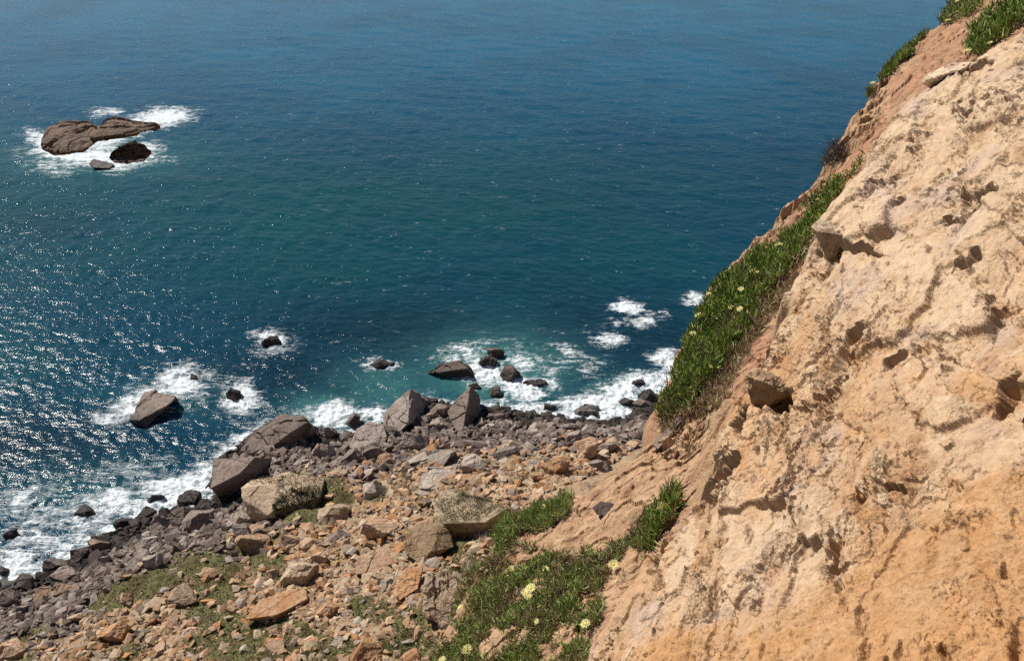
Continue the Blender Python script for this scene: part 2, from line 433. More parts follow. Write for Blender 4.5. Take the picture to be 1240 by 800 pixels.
if ov3.any():
    w3 = np.clip(over / .5, 0, 1) * .5
    PX_ = PX_ - w3 * perlin2(X / .9 + Z / 2.5, Y / .9 - Z / 1.3, 77); PY_ = PY_ + w3 * perlin2(X / .9 - Z / 1.7, Y / .9 + Z / 2.1, 78)
zt = z_talus(PX_, PY_)
CV = np.stack([PX_, PY_, Z], -1).astype(f4)
CPX, CPY, CD = proj(PX_, PY_, Z)
vis_a = wA > .5
# albedo of the rock; brown soil tone in flaked zones also paints crease shade
def mixc(a, b, t): return a + (b - a) * np.asarray(t)[:, None]
N = len(X)
cream = np.array([.56, .41, .275], f4); tan = np.array([.47, .30, .175], f4); orange = np.array([.47, .265, .125], f4); pinkg = np.array([.48, .36, .285], f4); soilp = np.array([.38, .215, .13], f4)
n_big = fbm2(a_ / 2.4, b_ / 1.5, 4, 81); n_mid = fbm2(a_ / .6, b_ / .35, 4, 82); n_sm = fbm2(a_ / .12, b_ / .09, 3, 83)
up = sstep(560, 330, ppy - .35 * (ppx - 1100))
pale = np.clip(up * .8 + .75 * sstep(-.05, .2, n_big) * (ppy > 480) + .5 * poly_mask(ppx, ppy, [(850, 570), (1000, 590), (1040, 700), (1000, 800), (760, 800)]) + .5 * (R1[:, 1] - .4), 0, 1)
col = mixc(np.repeat(tan[None], N, 0), cream, np.clip(pale + .6 * n_mid, 0, 1))
col = mixc(col, pinkg, sstep(.10, .30, fbm2(a_ / 1.3 + 7, b_ / .9, 4, 84)) * .7 * (1 - soft * .8))
col = mixc(col, orange, np.clip(soft * .8 + soft2 * .55 * sstep(300, 480, ppy) + .6 * sstep(.10, .26, n_mid + .6 * n_big) * sstep(150, 450, ppy) * (1 - .6 * pale), 0, 1))
col = mixc(col, np.array([.40, .20, .075], f4), np.clip(act * sstep(-.1, .25, fbm2(a_ / .5, b_ / .3, 3, 89)) * sstep(100, 420, ppy) * .5, 0, 1))  # flaked zones browned like soil, crease shade painted into the albedo
col = mixc(col, np.array([.26, .125, .05], f4), np.clip(sstep(.2, .45, -n_mid - .2 * n_sm) * .4, 0, 1))
col = mixc(col, np.array([.60, .48, .33], f4), sstep(.6, .9, R2[:, 1]) * hard * act * .5)
col *= (1 + .16 * n_sm + .08 * grit + .10 * (R2[:, 0] - .5) + .12 * (R3[:, 1] - .5) * chip)[:, None]
col = mixc(col, np.array([.15, .085, .05], f4), np.clip(.45 * crack1 * R1[:, 1] + .25 * sstep(.03, 0, cr) * crm, 0, .7))
cS = mixc(np.repeat(soilp[None], N, 0), np.array([.41, .26, .155], f4), sstep(440, 520, spy))
cS = mixc(cS, np.array([.46, .31, .19], f4), np.clip(srock * .8 + sstep(.1, .3, fbm2(X / .7, Y / .7, 3, 85)) * .5, 0, 1))
cS = mixc(cS, np.array([.26, .13, .075], f4), sstep(.05, .4, fbm2(X / .35, Y / .35, 3, 86)) * .5)
cS *= (1 + .25 * fbm2(X / .1, Y / .1, 2, 87) + .3 * (R6[:, 2] - .5))[:, None]
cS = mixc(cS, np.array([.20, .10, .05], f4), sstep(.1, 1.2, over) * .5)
col = np.clip(mixc(cS, col, wA), .01, .9)
m = NT('cliff_rock')
p = m.pos()
c = m.attr('albedo', 'Color')
n1 = m.noise(p, 14, 8, .68); n2 = m.noise(p, 60, 5, .65); v1 = m.vor(p, 32)
c = m.mix(m.ramp(n1, .40, .62, .0, .40), c, m.mix(1.0, c, (.70, .60, .50), 'MULTIPLY'))
c = m.mix(m.ramp(n2, .58, .74, 0, .35), c, (.60, .47, .32))
c = m.mix(m.ramp(m.noise(p, 38, 3), .64, .74, 0, .4), c, (.22, .12, .06))
h = m.math('ADD', m.math('MULTIPLY', n1, 1.0), m.math('MULTIPLY', n2, .4)); h = m.math('ADD', h, m.math('MULTIPLY', v1, .35))
MAT_CLIFF = m.out(c, .95, m.bump(h, .028, .85)); m.b.inputs['Specular IOR Level'].default_value = .15
quads = grid_quads(NR, NC)[:, ::-1]
keep = (Z > zt - 1.0)
quads = quads[keep[quads].any(1)]
cliff = np_mesh('cliff', CV, quads, mats=[MAT_CLIFF], attrs={'albedo': col})
tag(cliff, kind='structure')
XC, YC, COLC, NCL = X, Y, col, N
print('cliff', round(time.time() - T0, 1), len(quads))
# ------------------------------------------------------------------ sea
az = np.radians(np.linspace(-56, 46, 1150))
dep = np.radians(np.linspace(58, 7.4, 1000)); r = H / np.tan(dep)
r = np.concatenate([r, np.geomspace(r[-1] * 1.02, 9000, 120)])
NR, NC = len(r), len(az)
RR, AZ = np.meshgrid(r.astype(f4), az.astype(f4), indexing='ij')
X = (RR * np.sin(AZ)).ravel(); Y = (RR * np.cos(AZ)).ravel(); RRf = RR.ravel()
rng = np.random.RandomState(3)
Z = np.zeros(len(X), f4)
for k in range(60):
    lam = .9 * (13 / .9) ** rng.rand()
    th = rad(-112) + rng.randn() * rad(38)          # travelling towards the shore
    amp = .0070 * lam ** .22 * (.5 + rng.rand())
    kx, ky = 2 * np.pi / lam * math.cos(th), 2 * np.pi / lam * math.sin(th)
    fade = sstep(2.5, 7, lam / (.00092 * (RRf ** 2 + H * H) / H))
    ph = (kx * X + ky * Y + rng.rand() * 6.28).astype(f4)
    s = np.sin(ph); Z += (amp * fade * (s + .25 * np.cos(2 * ph))).astype(f4)
Z *= .75 + .45 * fbm2(X / 25, Y / 25, 2, 91)
SPX, SPY, SD = proj(X, Y, Z * 0)
shd = seg_dist(X, Y, SHORE_XY, LAND_BACK)
# foam: surf on the rocks and at the water's edge
FOAM = np.zeros(len(X), f4)
wpx = SPX + 9 * fbm2(X / 4, Y / 4, 4, 92); wpy = SPY + 6 * fbm2(X / 4 + 30, Y / 4, 4, 93)
BL = [  # cx cy rx ry angle strength
    (195, 143, 38, 11, -8, 1.25), (128, 136, 22, 6, -5, .8), (60, 176, 30, 11, 25, 1.15), (100, 188, 62, 11, 4, 1.2), (160, 190, 34, 13, -20, 1.25), (140, 166, 40, 10, -20, 1.2), (70, 200, 40, 12, 0, .62), (185, 193, 30, 6, 0, .6),
    (218, 462, 30, 19, -10, 1.15), (165, 492, 34, 16, -25, 1.15), (130, 508, 28, 9, 10, .85), (200, 480, 55, 26, -20, .72), (290, 482, 25, 22, 20, 1.2), (328, 411, 22, 11, 10, 1.1), (330, 418, 30, 16, 0, .6), (461, 441, 22, 9, 5, .95),
    (402, 502, 30, 16, -15, 1.2), (455, 500, 22, 9, 0, 1.0), (385, 520, 20, 8, 0, .8), (560, 425, 34, 12, -15, .85), (585, 452, 34, 18, 0, 1.15), (632, 470, 26, 16, 20, 1.25), (600, 440, 62, 30, 0, .5), (660, 463, 18, 8, 10, 1.1), (640, 440, 40, 14, 20, .7),
    (758, 373, 18, 8, 5, 1.35), (783, 386, 20, 9, -20, .85), (735, 410, 30, 10, 8, .68), (690, 425, 22, 9, 15, .7), (762, 392, 36, 12, 0, .45), (843, 363, 13, 7, 0, 1.2), (806, 436, 18, 11, 20, 1.15), (760, 470, 42, 16, -18, 1.2), (720, 487, 60, 11, -4, 1.25), (800, 470, 30, 22, 0, 1.1), (650, 495, 40, 7, 0, 1.0), (700, 440, 50, 18, 10, .42), (600, 490, 30, 8, 0, .7),
    (225, 592, 55, 18, -10, 1.2), (140, 610, 70, 22, -15, .9), (50, 650, 75, 46, -20, .66), (20, 680, 50, 22, 0, .95), (110, 640, 50, 18, -28, .8), (40, 600, 60, 18, -20, .62), (150, 570, 70, 16, -10, .5), (255, 580, 14, 18, 0, 1.2), (0, 700, 60, 14, 0, 1.0), (-80, 700, 80, 40, 0, .95), (180, 612, 50, 10, -12, 1.2)]
for cx, cy, rx, ry, ang, s in BL:
    an = rad(ang); u = ((wpx - cx) * math.cos(an) + (wpy - cy) * math.sin(an)) / rx; v = (-(wpx - cx) * math.sin(an) + (wpy - cy) * math.cos(an)) / ry
    FOAM = np.maximum(FOAM, s * np.exp(-(u * u + v * v) ** 1.15 * .75))
FOAM = np.maximum(FOAM, .95 * np.exp(-(np.maximum(-shd, 0) / 2.0) ** 1.3) * (SPX < 900) * np.where((SPX > 330) & (SPX < 620), .75, 1))
# pale green shallows round the surf, darker weed-bottomed water, green mid water
SHOAL = np.zeros(len(X), f4)
for cx, cy, rx, ry, s in [(395, 500, 45, 26, .9), (470, 470, 70, 34, .55), (600, 450, 90, 44, .9), (660, 440, 60, 30, .5), (120, 190, 100, 22, .5), (760, 480, 70, 26, .6), (210, 480, 80, 30, .25), (140, 600, 120, 40, .25)]:
    SHOAL = np.maximum(SHOAL, s * np.exp(-(((wpx - cx) / rx) ** 2 + ((wpy - cy) / ry) ** 2)))
gl = fbm2(X / 28, Y / 45, 4, 94)
DARK = np.zeros(len(X), f4)
for cx, cy, rx, ry, s in [(60, 540, 200, 50, 1), (330, 455, 150, 50, 1), (740, 420, 150, 70, 1), (480, 405, 220, 50, .85), (40, 272, 80, 26, .45), (620, 345, 260, 26, .35)]:
    DARK = np.maximum(DARK, s * np.exp(-(((wpx - cx) / rx) ** 2 + ((wpy - cy) / ry) ** 2)))
DARK = np.clip(DARK + .35 * gl, 0, 1)
GREEN = np.clip(np.exp(-((SPY - 270 - .04 * (SPX - 300)) / 120) ** 2) * (.75 + .4 * fbm2(X / 40, Y / 60, 3, 95)) * sstep(1150, 500, SPX) , 0, 1)
GREEN = np.maximum(GREEN, .55 * np.exp(-((SPX + 20) / 130) ** 2 - ((SPY - 430) / 90) ** 2)).astype(f4)
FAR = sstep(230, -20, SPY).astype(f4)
Z += .22 * np.clip(FOAM, 0, 1) * (.4 + perlin2(X / .8, Y / .8, 96)) + .12 * np.clip(FOAM, 0, 1) * perlin2(X / .35, Y / .35, 97)
m = NT('sea_water')
p = m.pos()
deep = m.mix(m.attr('green'), (.003, .038, .066), (.003, .054, .056))
deep = m.mix(m.attr('far'), deep, (.006, .105, .20))  # distance made lighter and bluer: sky reflection painted into the water colour
deep = m.mix(m.attr('dark'), deep, (.004, .019, .032))
deep = m.mix(m.ramp(m.noise(p, .035, 4, .6), .35, .65, 0, .35), deep, (.003, .030, .066))
deep = m.mix(m.attr('shoal'), deep, (.05, .16, .15))
# lace-like foam: broken up by ridged noise, solid where the surf is thick
fo = m.attr('foam')
p2 = m.scaled(p, 1, 1, .2)
na = m.noise(p2, .55, 6, .62, .6); nb = m.noise(p2, 1.9, 5, .6, .8); nc = m.noise(p2, 5.5, 4, .6, .4)
nd = m.noise(m.scaled(p, .22, 1.1, .2, (0, 0, .12)), 1.5, 6, .66, 1.2)
ridge = m.math('SUBTRACT', 1.0, m.math('MULTIPLY', m.math('ABSOLUTE', m.math('SUBTRACT', nb, .5)), 6.0))
s1 = m.math('ADD', m.math('MULTIPLY', m.math('SUBTRACT', na, .5), 1.8), m.math('MULTIPLY', m.math('SUBTRACT', nc, .5), .35))
s1 = m.math('ADD', s1, m.math('MULTIPLY', m.math('SUBTRACT', nd, .5), 2.1))
s1 = m.math('ADD', s1, m.math('MULTIPLY', ridge, .34))
fm = m.math('ADD', fo, s1)
fm = m.math('MULTIPLY', m.ramp(fm, .55, 1.30), m.ramp(fo, .06, .30))
# scattered whitecaps
wc = m.noise(m.scaled(p, .30, .75, .2, (0, 0, .35)), 1.0, 6, .66, .4)
wc2 = m.noise(m.scaled(p, 1.3, 2.6, .2, (0, 0, .35)), 1.0, 5, .7)
cap = m.math('MULTIPLY', m.ramp(wc, .60, .67), m.ramp(wc2, .53, .63))
fm = m.math('MAXIMUM', fm, m.math('MULTIPLY', cap, .6))
c = m.mix(fm, deep, m.mix(m.ramp(nc, .35, .6), (.48, .56, .58), (.80, .82, .83)))
w1 = m.noise(m.scaled(p, 1, 1.5, 1, (0, 0, .35)), 1.5, 3, .6); w2 = m.noise(m.scaled(p, 1, 1.3, 1, (0, 0, .2)), 4.6, 4, .62); w3 = m.noise(p, 14, 2, .5)
w0 = m.noise(m.scaled(p, 1, 1.6, 1, (0, 0, .3)), .5, 3, .6)
bn = m.bump(w0, .19, 1.0); bn = m.bump(w1, .07, 1.0, bn); bn = m.bump(w2, .027, 1.0, bn); bn = m.bump(w3, .005, .8, bn)
bn = m.bump(m.math('MULTIPLY', fm, nc), .12, .8, bn)
MAT_SEA = m.out(c, m.ramp(fm, 0, .30, .14, .9), bn, IOR=1.33); m.b.inputs['Specular IOR Level'].default_value = .22
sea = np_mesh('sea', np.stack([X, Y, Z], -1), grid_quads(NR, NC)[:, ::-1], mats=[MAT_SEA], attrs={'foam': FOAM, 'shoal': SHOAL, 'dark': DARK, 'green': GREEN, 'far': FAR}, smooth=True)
tag(sea, kind='structure')
print('sea', round(time.time() - T0, 1))
# ------------------------------------------------------------------ boulders and stones
def rock_mat(name, base, dark, light, moss=0.0, wet=False, stripe=0.0):
    m = NT(name)
    o = m.objco(); p = m.pos()
    rnd = m.new('ShaderNodeObjectInfo').outputs['Random']
    n1 = m.noise(p, .9, 6, .62); n2 = m.noise(p, 4.5, 6, .65); n3 = m.noise(p, 16, 3, .6)
    c = m.mix(m.ramp(n1, .38, .62), base, light)
    c = m.mix(m.ramp(n2, .45, .68, 0, .8), c, dark)
    c = m.mix(m.ramp(n3, .55, .7, 0, .35), c, light)
    v = m.math('MULTIPLY_ADD', rnd, .5, .75)
    cc = m.new('ShaderNodeVectorMath', operation='SCALE', ins={0: c, 'Scale': v}); c = cc.outputs[0]
    if stripe:
        st = m.noise(m.scaled(p, 3.2, .8, .5), 1.0, 4, .6)
        c = m.mix(m.ramp(st, .48, .66, 0, stripe), c, (.09, .055, .03))
    z = m.new('ShaderNodeSeparateXYZ', ins={0: m.new('ShaderNodeNewGeometry').outputs['Normal']}).outputs[2]
    if moss:
        mm = m.math('MULTIPLY', m.ramp(m.math('ADD', m.noise(p, .8, 5, .65), m.math('MULTIPLY', z, .30)), .80 - .12 * moss, .90 - .12 * moss), min(1, .6 + moss * .3))
        c = m.mix(mm, c, m.mix(m.ramp(n2, .35, .65), (.035, .034, .012), (.095, .08, .03)))
        sp = m.noise(p, 2.3, 5, .7)
        c = m.mix(m.math('MULTIPLY', m.ramp(sp, .60, .68), .7 * moss), c, (.42, .38, .27))
    zz = m.new('ShaderNodeSeparateXYZ', ins={0: p}).outputs[2]
    wl = m.math('ADD', zz, m.math('MULTIPLY', m.noise(p, .7, 3), -1.2))
    w = m.ramp(wl, -.1, .9, 1, 0)
    rough = m.ramp(w, 0, 1, .93, .45)
    c = m.mix(m.math('MULTIPLY', w, .7), c, (.028, .023, .021))
    h = m.math('ADD', n2, m.math('MULTIPLY', n3, .35))
    h = m.math('ADD', h, m.math('MULTIPLY', m.vor(m.scaled(p, 1, 1, 2.6, (.5, .3, 0)), 1.6, 'DISTANCE_TO_EDGE'), -.0))
    mm_ = m.out(c, rough, m.bump(h, .13, .8)); m.b.inputs['Specular IOR Level'].default_value = .2
    return mm_
MR = {
    'wet': rock_mat('wet_rock', (.065, .049, .042), (.03, .024, .022), (.11, .085, .072)),
    'brown': rock_mat('brown_rock', (.20, .148, .122), (.115, .084, .07), (.27, .21, .175)),
    'grey': rock_mat('grey_rock', (.26, .208, .178), (.15, .118, .10), (.34, .28, .24)),
    'pale': rock_mat('pale_rock', (.37, .295, .24), (.22, .17, .135), (.45, .38, .31)),
    'pink': rock_mat('pinkish_rock', (.43, .265, .165), (.25, .145, .085), (.49, .34, .23)),
    'orange': rock_mat('orange_rock', (.40, .205, .095), (.22, .105, .05), (.46, .29, .165)),
    'tan': rock_mat('tan_rock', (.36, .26, .175), (.19, .13, .085), (.45, .345, .24)),
    'striped': rock_mat('striped_rock', (.30, .205, .12), (.18, .115, .062), (.36, .26, .165), stripe=.8),
    'moss': rock_mat('mossy_rock', (.33, .25, .175), (.14, .10, .055), (.42, .33, .21), .55),
    'cream': rock_mat('cream_rock', (.50, .37, .25), (.30, .20, .12), (.56, .43, .31)),
    'crag': rock_mat('crag_rock', (.36, .23, .13), (.16, .095, .055), (.44, .30, .18)),
    'islet': rock_mat('islet_rock', (.14, .098, .072), (.035, .028, .025), (.23, .16, .115)),
}
WORD = {'wet': 'dark wet', 'brown': 'brown', 'grey': 'grey', 'pale': 'pale grey', 'pink': 'pinkish tan', 'orange': 'orange', 'tan': 'tan', 'striped': 'striped tan', 'moss': 'mossy'}

def bm_hull(pts):
    bm = bmesh.new()
    vs = [bm.verts.new(p) for p in pts]
    r = bmesh.ops.convex_hull(bm, input=vs)
    bmesh.ops.delete(bm, geom=list({g for g in r['geom_interior'] + r['geom_unused'] if isinstance(g, bmesh.types.BMVert) and g.is_valid}), context='VERTS')
    bmesh.ops.dissolve_limit(bm, angle_limit=rad(7), verts=bm.verts[:], edges=bm.edges[:])
    return bm

def bm_cut(seed, cuts=9, flat=.0):
    rg = random.Random(seed)
    bm = bmesh.new(); bmesh.ops.create_cube(bm, size=2.1)
    R = Matrix.Rotation(rg.uniform(-.5, .5), 3, 'X') @ Matrix.Rotation(rg.uniform(-.5, .5), 3, 'Y') @ Matrix.Rotation(rg.uniform(0, 3), 3, 'Z')
    for v in bm.verts: v.co = R @ v.co
    for k in range(cuts):
        n = Vector((rg.gauss(0, 1), rg.gauss(0, 1), rg.gauss(0, 1))).normalized()
        d = rg.uniform(.72, 1.08)
        r = bmesh.ops.bisect_plane(bm, geom=bm.verts[:] + bm.edges[:] + bm.faces[:], plane_co=n * d, plane_no=n, clear_outer=True)
        ed = [g for g in r['geom_cut'] if isinstance(g, bmesh.types.BMEdge)]
        if len(ed) > 2: bmesh.ops.contextual_create(bm, geom=ed)
    bmesh.ops.remove_doubles(bm, verts=bm.verts[:], dist=.02)
    # unit bounding box
    lo = [min(v.co[i] for v in bm.verts) for i in range(3)]; hi = [max(v.co[i] for v in bm.verts) for i in range(3)]
    for v in bm.verts:
        v.co = Vector([(v.co[i] - (lo[i] + hi[i]) / 2) / (hi[i] - lo[i]) * 2 for i in range(3)])
    return bm

def roughen(bm, size, levels, amp, seed, edge=.03):
    """bevel, subdivide to small faces and weather a polyhedron; size = its width"""
    bmesh.ops.bevel(bm, geom=[e for e in bm.edges], offset=size * edge, segments=1, affect='EDGES', clamp_overlap=True)
    bmesh.ops.triangulate(bm, faces=bm.faces[:])
    for k in range(levels):
        L = size / (2.6 * 2 ** k)
        es = [e for e in bm.edges if e.calc_length() > L * .62]
        if es: bmesh.ops.subdivide_edges(bm, edges=es, cuts=1)
        bmesh.ops.triangulate(bm, faces=[f for f in bm.faces if len(f.verts) > 3])
    bm.normal_update()
    P = np.array([v.co[:] for v in bm.verts]); Nn = np.array([v.normal[:] for v in bm.verts])
    q = P / size
    d = .55 * fbm3(q * 2.2 + seed, 3, seed) + .35 * fbm3(q * 6.5 + seed, 3, seed + 9)
    # ledges along a tilted bedding
    bed = q @ np.array([.25, -.35, .9]) * 5 + .8 * fbm3(q * 2 + 3 * seed, 2, seed + 5)
    fr = bed - np.floor(bed)
    d = d + .28 * (np.minimum(fr * 1.2, 1) - .6) * (.4 + .6 * perlin3(q * 1.6 + 11, seed + 3))
    d -= .5 * sstep(.05, 0, np.abs(perlin3(q * 2.1 + 5, seed + 8))) * .7
    rr = np.random.RandomState(seed)
    for k in range(3):            # broken along joint planes
        nn = rr.randn(3); nn /= np.linalg.norm(nn)
        t = q @ nn * rr.uniform(2.6, 4.5) + .12 * perlin3(q * 4 + k, seed + 20 + k) + 50
        step = rr.rand(200)[np.floor(t).astype(int) % 200]
        d = d + (step - .5) * 1.1 * (perlin3(q * 1.5 + 9 * k, seed + 30 + k) > -.1)
    P = P + Nn * (d * amp * size)[:, None]
    for v, c in zip(bm.verts, P): v.co = c

def finish(bm, name, mat, loc, label, group, cat='boulder', smooth=False):
    for v in bm.verts: v.co -= Vector(loc)
    me = bpy.data.meshes.new(name); bm.to_mesh(me); bm.free()
    me.materials.append(mat)
    o = bpy.data.objects.new(name, me); COL.objects.link(o); o.location = loc
    return tag(o, label, cat, group)

BOXES = []
def hull_rock(name, mat, label, verts, base=None, depth=45, levels=5, amp=.045, seed=1, group='large boulders on the shore', cat='boulder', R=None, edge=.007):
    xs = [v[0] for v in verts]; ys = [v[1] for v in verts]
    bx, by = base or ((min(xs) + max(xs)) / 2, max(ys) - 4)
    P0, R0 = talus_at(bx, by)
    if R: R0 = R
    u = R0 / F
    pts = []
    dc = Vector(ray((min(xs) + max(xs)) / 2, (min(ys) + max(ys)) / 2)).normalized()
    for x, y, k in verts:
        d = Vector(ray(x, y))
        p = Vector((0, 0, H)) + d * (R0 + (k - 8) * u)
        pts.append(p); pts.append(p + dc * depth * u)
    bm = bm_hull(pts)
    size = (max(xs) - min(xs)) * u
    roughen(bm, size, levels, amp, seed, edge)
    c = sum(pts[::2], Vector()) / len(verts)
    loc = Vector((c.x, c.y, max(float(z_talus(np.array([c.x]), np.array([c.y]))[0]), 0)))
    BOXES.append((min(xs), min(ys), max(xs), max(ys)))
    return finish(bm, name, MR[mat], loc, label, group, cat)

hull_rock('boulder', 'brown', 'dark brown overhanging block at the surf edge with a sunlit flat top face',
          [(258, 556, 37), (309, 553, 30), (289, 574, 0), (255, 591, 2), (337, 554, 80), (337, 573, 72), (286, 612, 52), (268, 604, 34)], base=(300, 606), depth=40, seed=1, levels=5, amp=.022)
hull_rock('boulder', 'brown', 'biggest brown boulder with a domed top and a black shaded end, behind the overhanging block',
          [(342, 503, 60), (366, 505, 58), (373, 511, 52), (354, 523, 30), (318, 518, 48), (299, 527, 55), (279, 549, 42), (309, 554, 15), (351, 554, 50), (384, 526, 84), (381, 551, 84)], base=(340, 556), depth=40, seed=2, levels=5, amp=.045)
MOSSY = hull_rock('boulder', 'tan', 'moss capped tan boulder with a pale cream front, just below the overhanging block',
          [(303, 581, 45), (350, 571, 60), (392, 580, 52), (291, 590, 24), (334, 586, 26), (331, 617, 3), (324, 624, 0), (294, 604, 14), (298, 620, 16), (305, 636, 22), (323, 637, 18), (388, 604, 26), (384, 633, 24), (345, 634, 16)], base=(330, 634), depth=30, seed=3, levels=5, amp=.025)
hull_rock('boulder', 'grey', 'broad grey slab leaning left of the pyramid shaped boulder',
          [(444, 512, 26), (464, 514, 24), (468, 529, 12), (461, 547, 2), (432, 545, 2), (423, 541, 8), (432, 520, 22)], seed=4, depth=30)
hull_rock('boulder', 'grey', 'tall pyramid shaped boulder with a lit left face and shaded right side at the waterline',
          [(496, 471, 36), (494, 512, 0), (465, 499, 34), (466, 526, 14), (481, 526, 0), (515, 480, 70), (527, 489, 92), (525, 501, 88), (500, 509, 22)], base=(482, 524), seed=5, depth=30, levels=5, amp=.055)
hull_rock('boulder', 'brown', 'tall split boulder with a crack across its face, right of the pyramid shaped boulder',
          [(570, 467, 42), (581, 479, 64), (580, 504, 48), (560, 524, 0), (553, 523, 3), (545, 509, 20), (541, 499, 28), (553, 487, 34), (584, 513, 62), (568, 525, 34)], base=(560, 522), seed=6, depth=25, levels=5, amp=.055)
hull_rock('boulder', 'pale', 'pale slab with a black shaded right side, below the gap between the two tall boulders',
          [(519, 551, 20), (537, 543, 26), (547, 548, 14), (534, 569, 0), (517, 567, 5), (557, 544, 66), (561, 551, 64), (544, 570, 34)], seed=7, depth=20)
hull_rock('boulder', 'pale', 'pale rounded slab directly under the slab with the black shaded side',
          [(510, 577, 14), (528, 567, 24), (552, 571, 22), (546, 584, 8), (527, 592, 0), (507, 591, 3)], seed=8, depth=20)
MOSSY2 = hull_rock('boulder', 'moss', 'wide flat topped boulder covered in moss and white lichen beside the green plants',
          [(525, 611, 24), (537, 594, 42), (566, 598, 40), (608, 611, 24), (612, 617, 20), (588, 632, 0), (550, 632, 0), (532, 634, 0), (582, 647, 12), (563, 659, 24), (546, 652, 16), (610, 636, 36), (595, 644, 22)], base=(570, 652), seed=9, depth=25, levels=5, amp=.02)
hull_rock('boulder', 'striped', 'tan boulder streaked with dark vertical stains below the lichen covered flat boulder',
          [(500, 635, 28), (517, 631, 32), (537, 635, 30), (547, 648, 28), (550, 662, 20), (521, 668, 0), (509, 683, -2), (491, 671, 8), (490, 657, 16)], seed=10, depth=25, levels=5, amp=.016)
hull_rock('boulder', 'pink', 'smooth salmon slab lying left of the stained tan boulder',
          [(433, 674, 14), (467, 661, 26), (480, 667, 24), (471, 683, 8), (453, 696, 0), (430, 694, 2)], seed=11, depth=14, amp=.015)
hull_rock('boulder', 'orange', 'long tilted slab with an orange patch and a deep shadow under its right end',
          [(295, 750, 6), (314, 727, 22), (339, 717, 30), (370, 711, 32), (372, 725, 16), (336, 744, 0), (321, 746, 2), (381, 727, 60), (381, 738, 58), (354, 755, 34)], seed=12, depth=16, levels=5, amp=.018)
hull_rock('boulder', 'orange', 'orange wedge slab between the salmon slab and the green plants',
          [(489, 691, 24), (512, 684, 26), (506, 712, 6), (484, 726, -2), (476, 717, 6)], seed=13, depth=14)
hull_rock('boulder', 'tan', 'pitted tan block at the left edge of the green plants',
          [(519, 695, 26), (540, 690, 30), (553, 703, 24), (557, 740, 4), (541, 760, 0), (514, 746, 4), (516, 716, 18)], seed=14, depth=20, levels=5, amp=.09)
# islet
hull_rock('islet_rock', 'islet', 'largest offshore rock of the islet, long and brown, ringed by white foam',
          [(50, 173, 10), (60, 156, 50), (75, 150, 62), (90, 149, 66), (108, 150, 60), (116, 154, 45), (122, 168, 14), (100, 183, 0), (66, 187, 0), (52, 180, 2)], base=(85, 184), depth=60, seed=21, levels=5, amp=.055, edge=.01, group='rocks of the offshore islet', cat='islet')
hull_rock('islet_rock', 'islet', 'dark low tail of the islet stretching right into the foam',
          [(106, 159, 40), (118, 153, 58), (132, 145, 76), (140, 144, 78), (160, 147, 70), (188, 151, 58), (193, 154, 50), (178, 158, 30), (150, 164, 12), (125, 167, 4), (112, 168, 6)], base=(130, 166), depth=50, seed=22, levels=5, amp=.055, edge=.01, group='rocks of the offshore islet', cat='islet')
hull_rock('islet_rock', 'islet', 'blocky dark rock of the islet standing alone in front of the largest one',
          [(132, 191, 12), (145, 178, 95), (160, 172, 120), (174, 176, 110), (181, 185, 60), (174, 195, 4), (150, 198, 0), (138, 196, 0)], base=(155, 196), depth=40, seed=23, levels=4, amp=.08, edge=.01, group='rocks of the offshore islet', cat='islet')
hull_rock('islet_rock', 'islet', 'smallest rock of the islet, black and barely above the foam',
          [(107, 198, 10), (113, 193, 26), (128, 195, 24), (138, 199, 10), (132, 204, 0), (113, 203, 0)], base=(120, 203), depth=20, seed=24, levels=3, amp=.04, group='rocks of the offshore islet', cat='islet')
hull_rock('surf_rock', 'brown', 'long tilted dark rock with foam breaking over its left side',
          [(157, 508, 8), (176, 476, 40), (188, 474, 44), (213, 479, 38), (208, 487, 22), (168, 509, 2), (215, 482, 40), (177, 517, 6), (163, 513, 8)], base=(172, 516), depth=25, seed=41, levels=4, amp=.03, group='rocks standing in the surf', cat='rock')
# dark jutting rocks in the near cliff
SLAB_R = {}
def slab_range(px, py): return float(np.linalg.norm(plane_hit(np.array([px]), np.array([py]), KA, BA, CA)[0]) / np.linalg.norm(ray(px, py)))
hull_rock('jutting_rock', 'crag', 'brown rock jutting out of the orange cliff face over a black hollow, pointing down left',
          [(904, 455, 6), (917, 446, 22), (940, 456, 8), (964, 468, 8), (925, 462, -4), (957, 483, 22), (924, 498, 34), (911, 492, 30), (945, 474, -2)], R=slab_range(930, 470) + .16, depth=40, seed=31, levels=4, amp=.05, group='rocks set in the cliff face', cat='rock', edge=.008)
hull_rock('jutting_rock', 'cream', 'cream lip of rock overhanging a shadow near the top of the cliff slab',
          [(1120, 99, 6), (1126, 91, 18), (1150, 80, 26), (1178, 75, 26), (1150, 89, 0), (1176, 81, 4), (1128, 107, 20), (1152, 99, 20), (1178, 89, 22)], R=slab_range(1150, 90) + .0, depth=40, seed=32, levels=4, amp=.05, group='rocks set in the cliff face', cat='rock', edge=.008)
hull_rock('jutting_rock', 'cream', 'square cream block with one black shaded face at the left edge of the slab',
          [(983, 274, 8), (991, 266, 20), (1026, 272, 10), (988, 280, 0), (1022, 285, -4), (1000, 312, 34), (1013, 309, 32), (1024, 300, 28)], R=slab_range(1003, 290) + .08, depth=45, seed=33, levels=4, amp=.05, group='rocks set in the cliff face', cat='rock', edge=.008)
hull_rock('jutting_rock', 'brown', 'thin brown slab edge leaning out of the scree at the foot of the hanging plants',
          [(790, 538, 10), (808, 517, 30), (822, 503, 40), (826, 508, 30), (812, 526, 12), (797, 543, 0)], R=float(plane_hit(np.array([805.]), np.array([525.]), KS, BS, CS)[0, 1] / ray(805, 525)[1]), depth=25, seed=34, levels=3, amp=.03, group='rocks set in the cliff face', cat='rock')
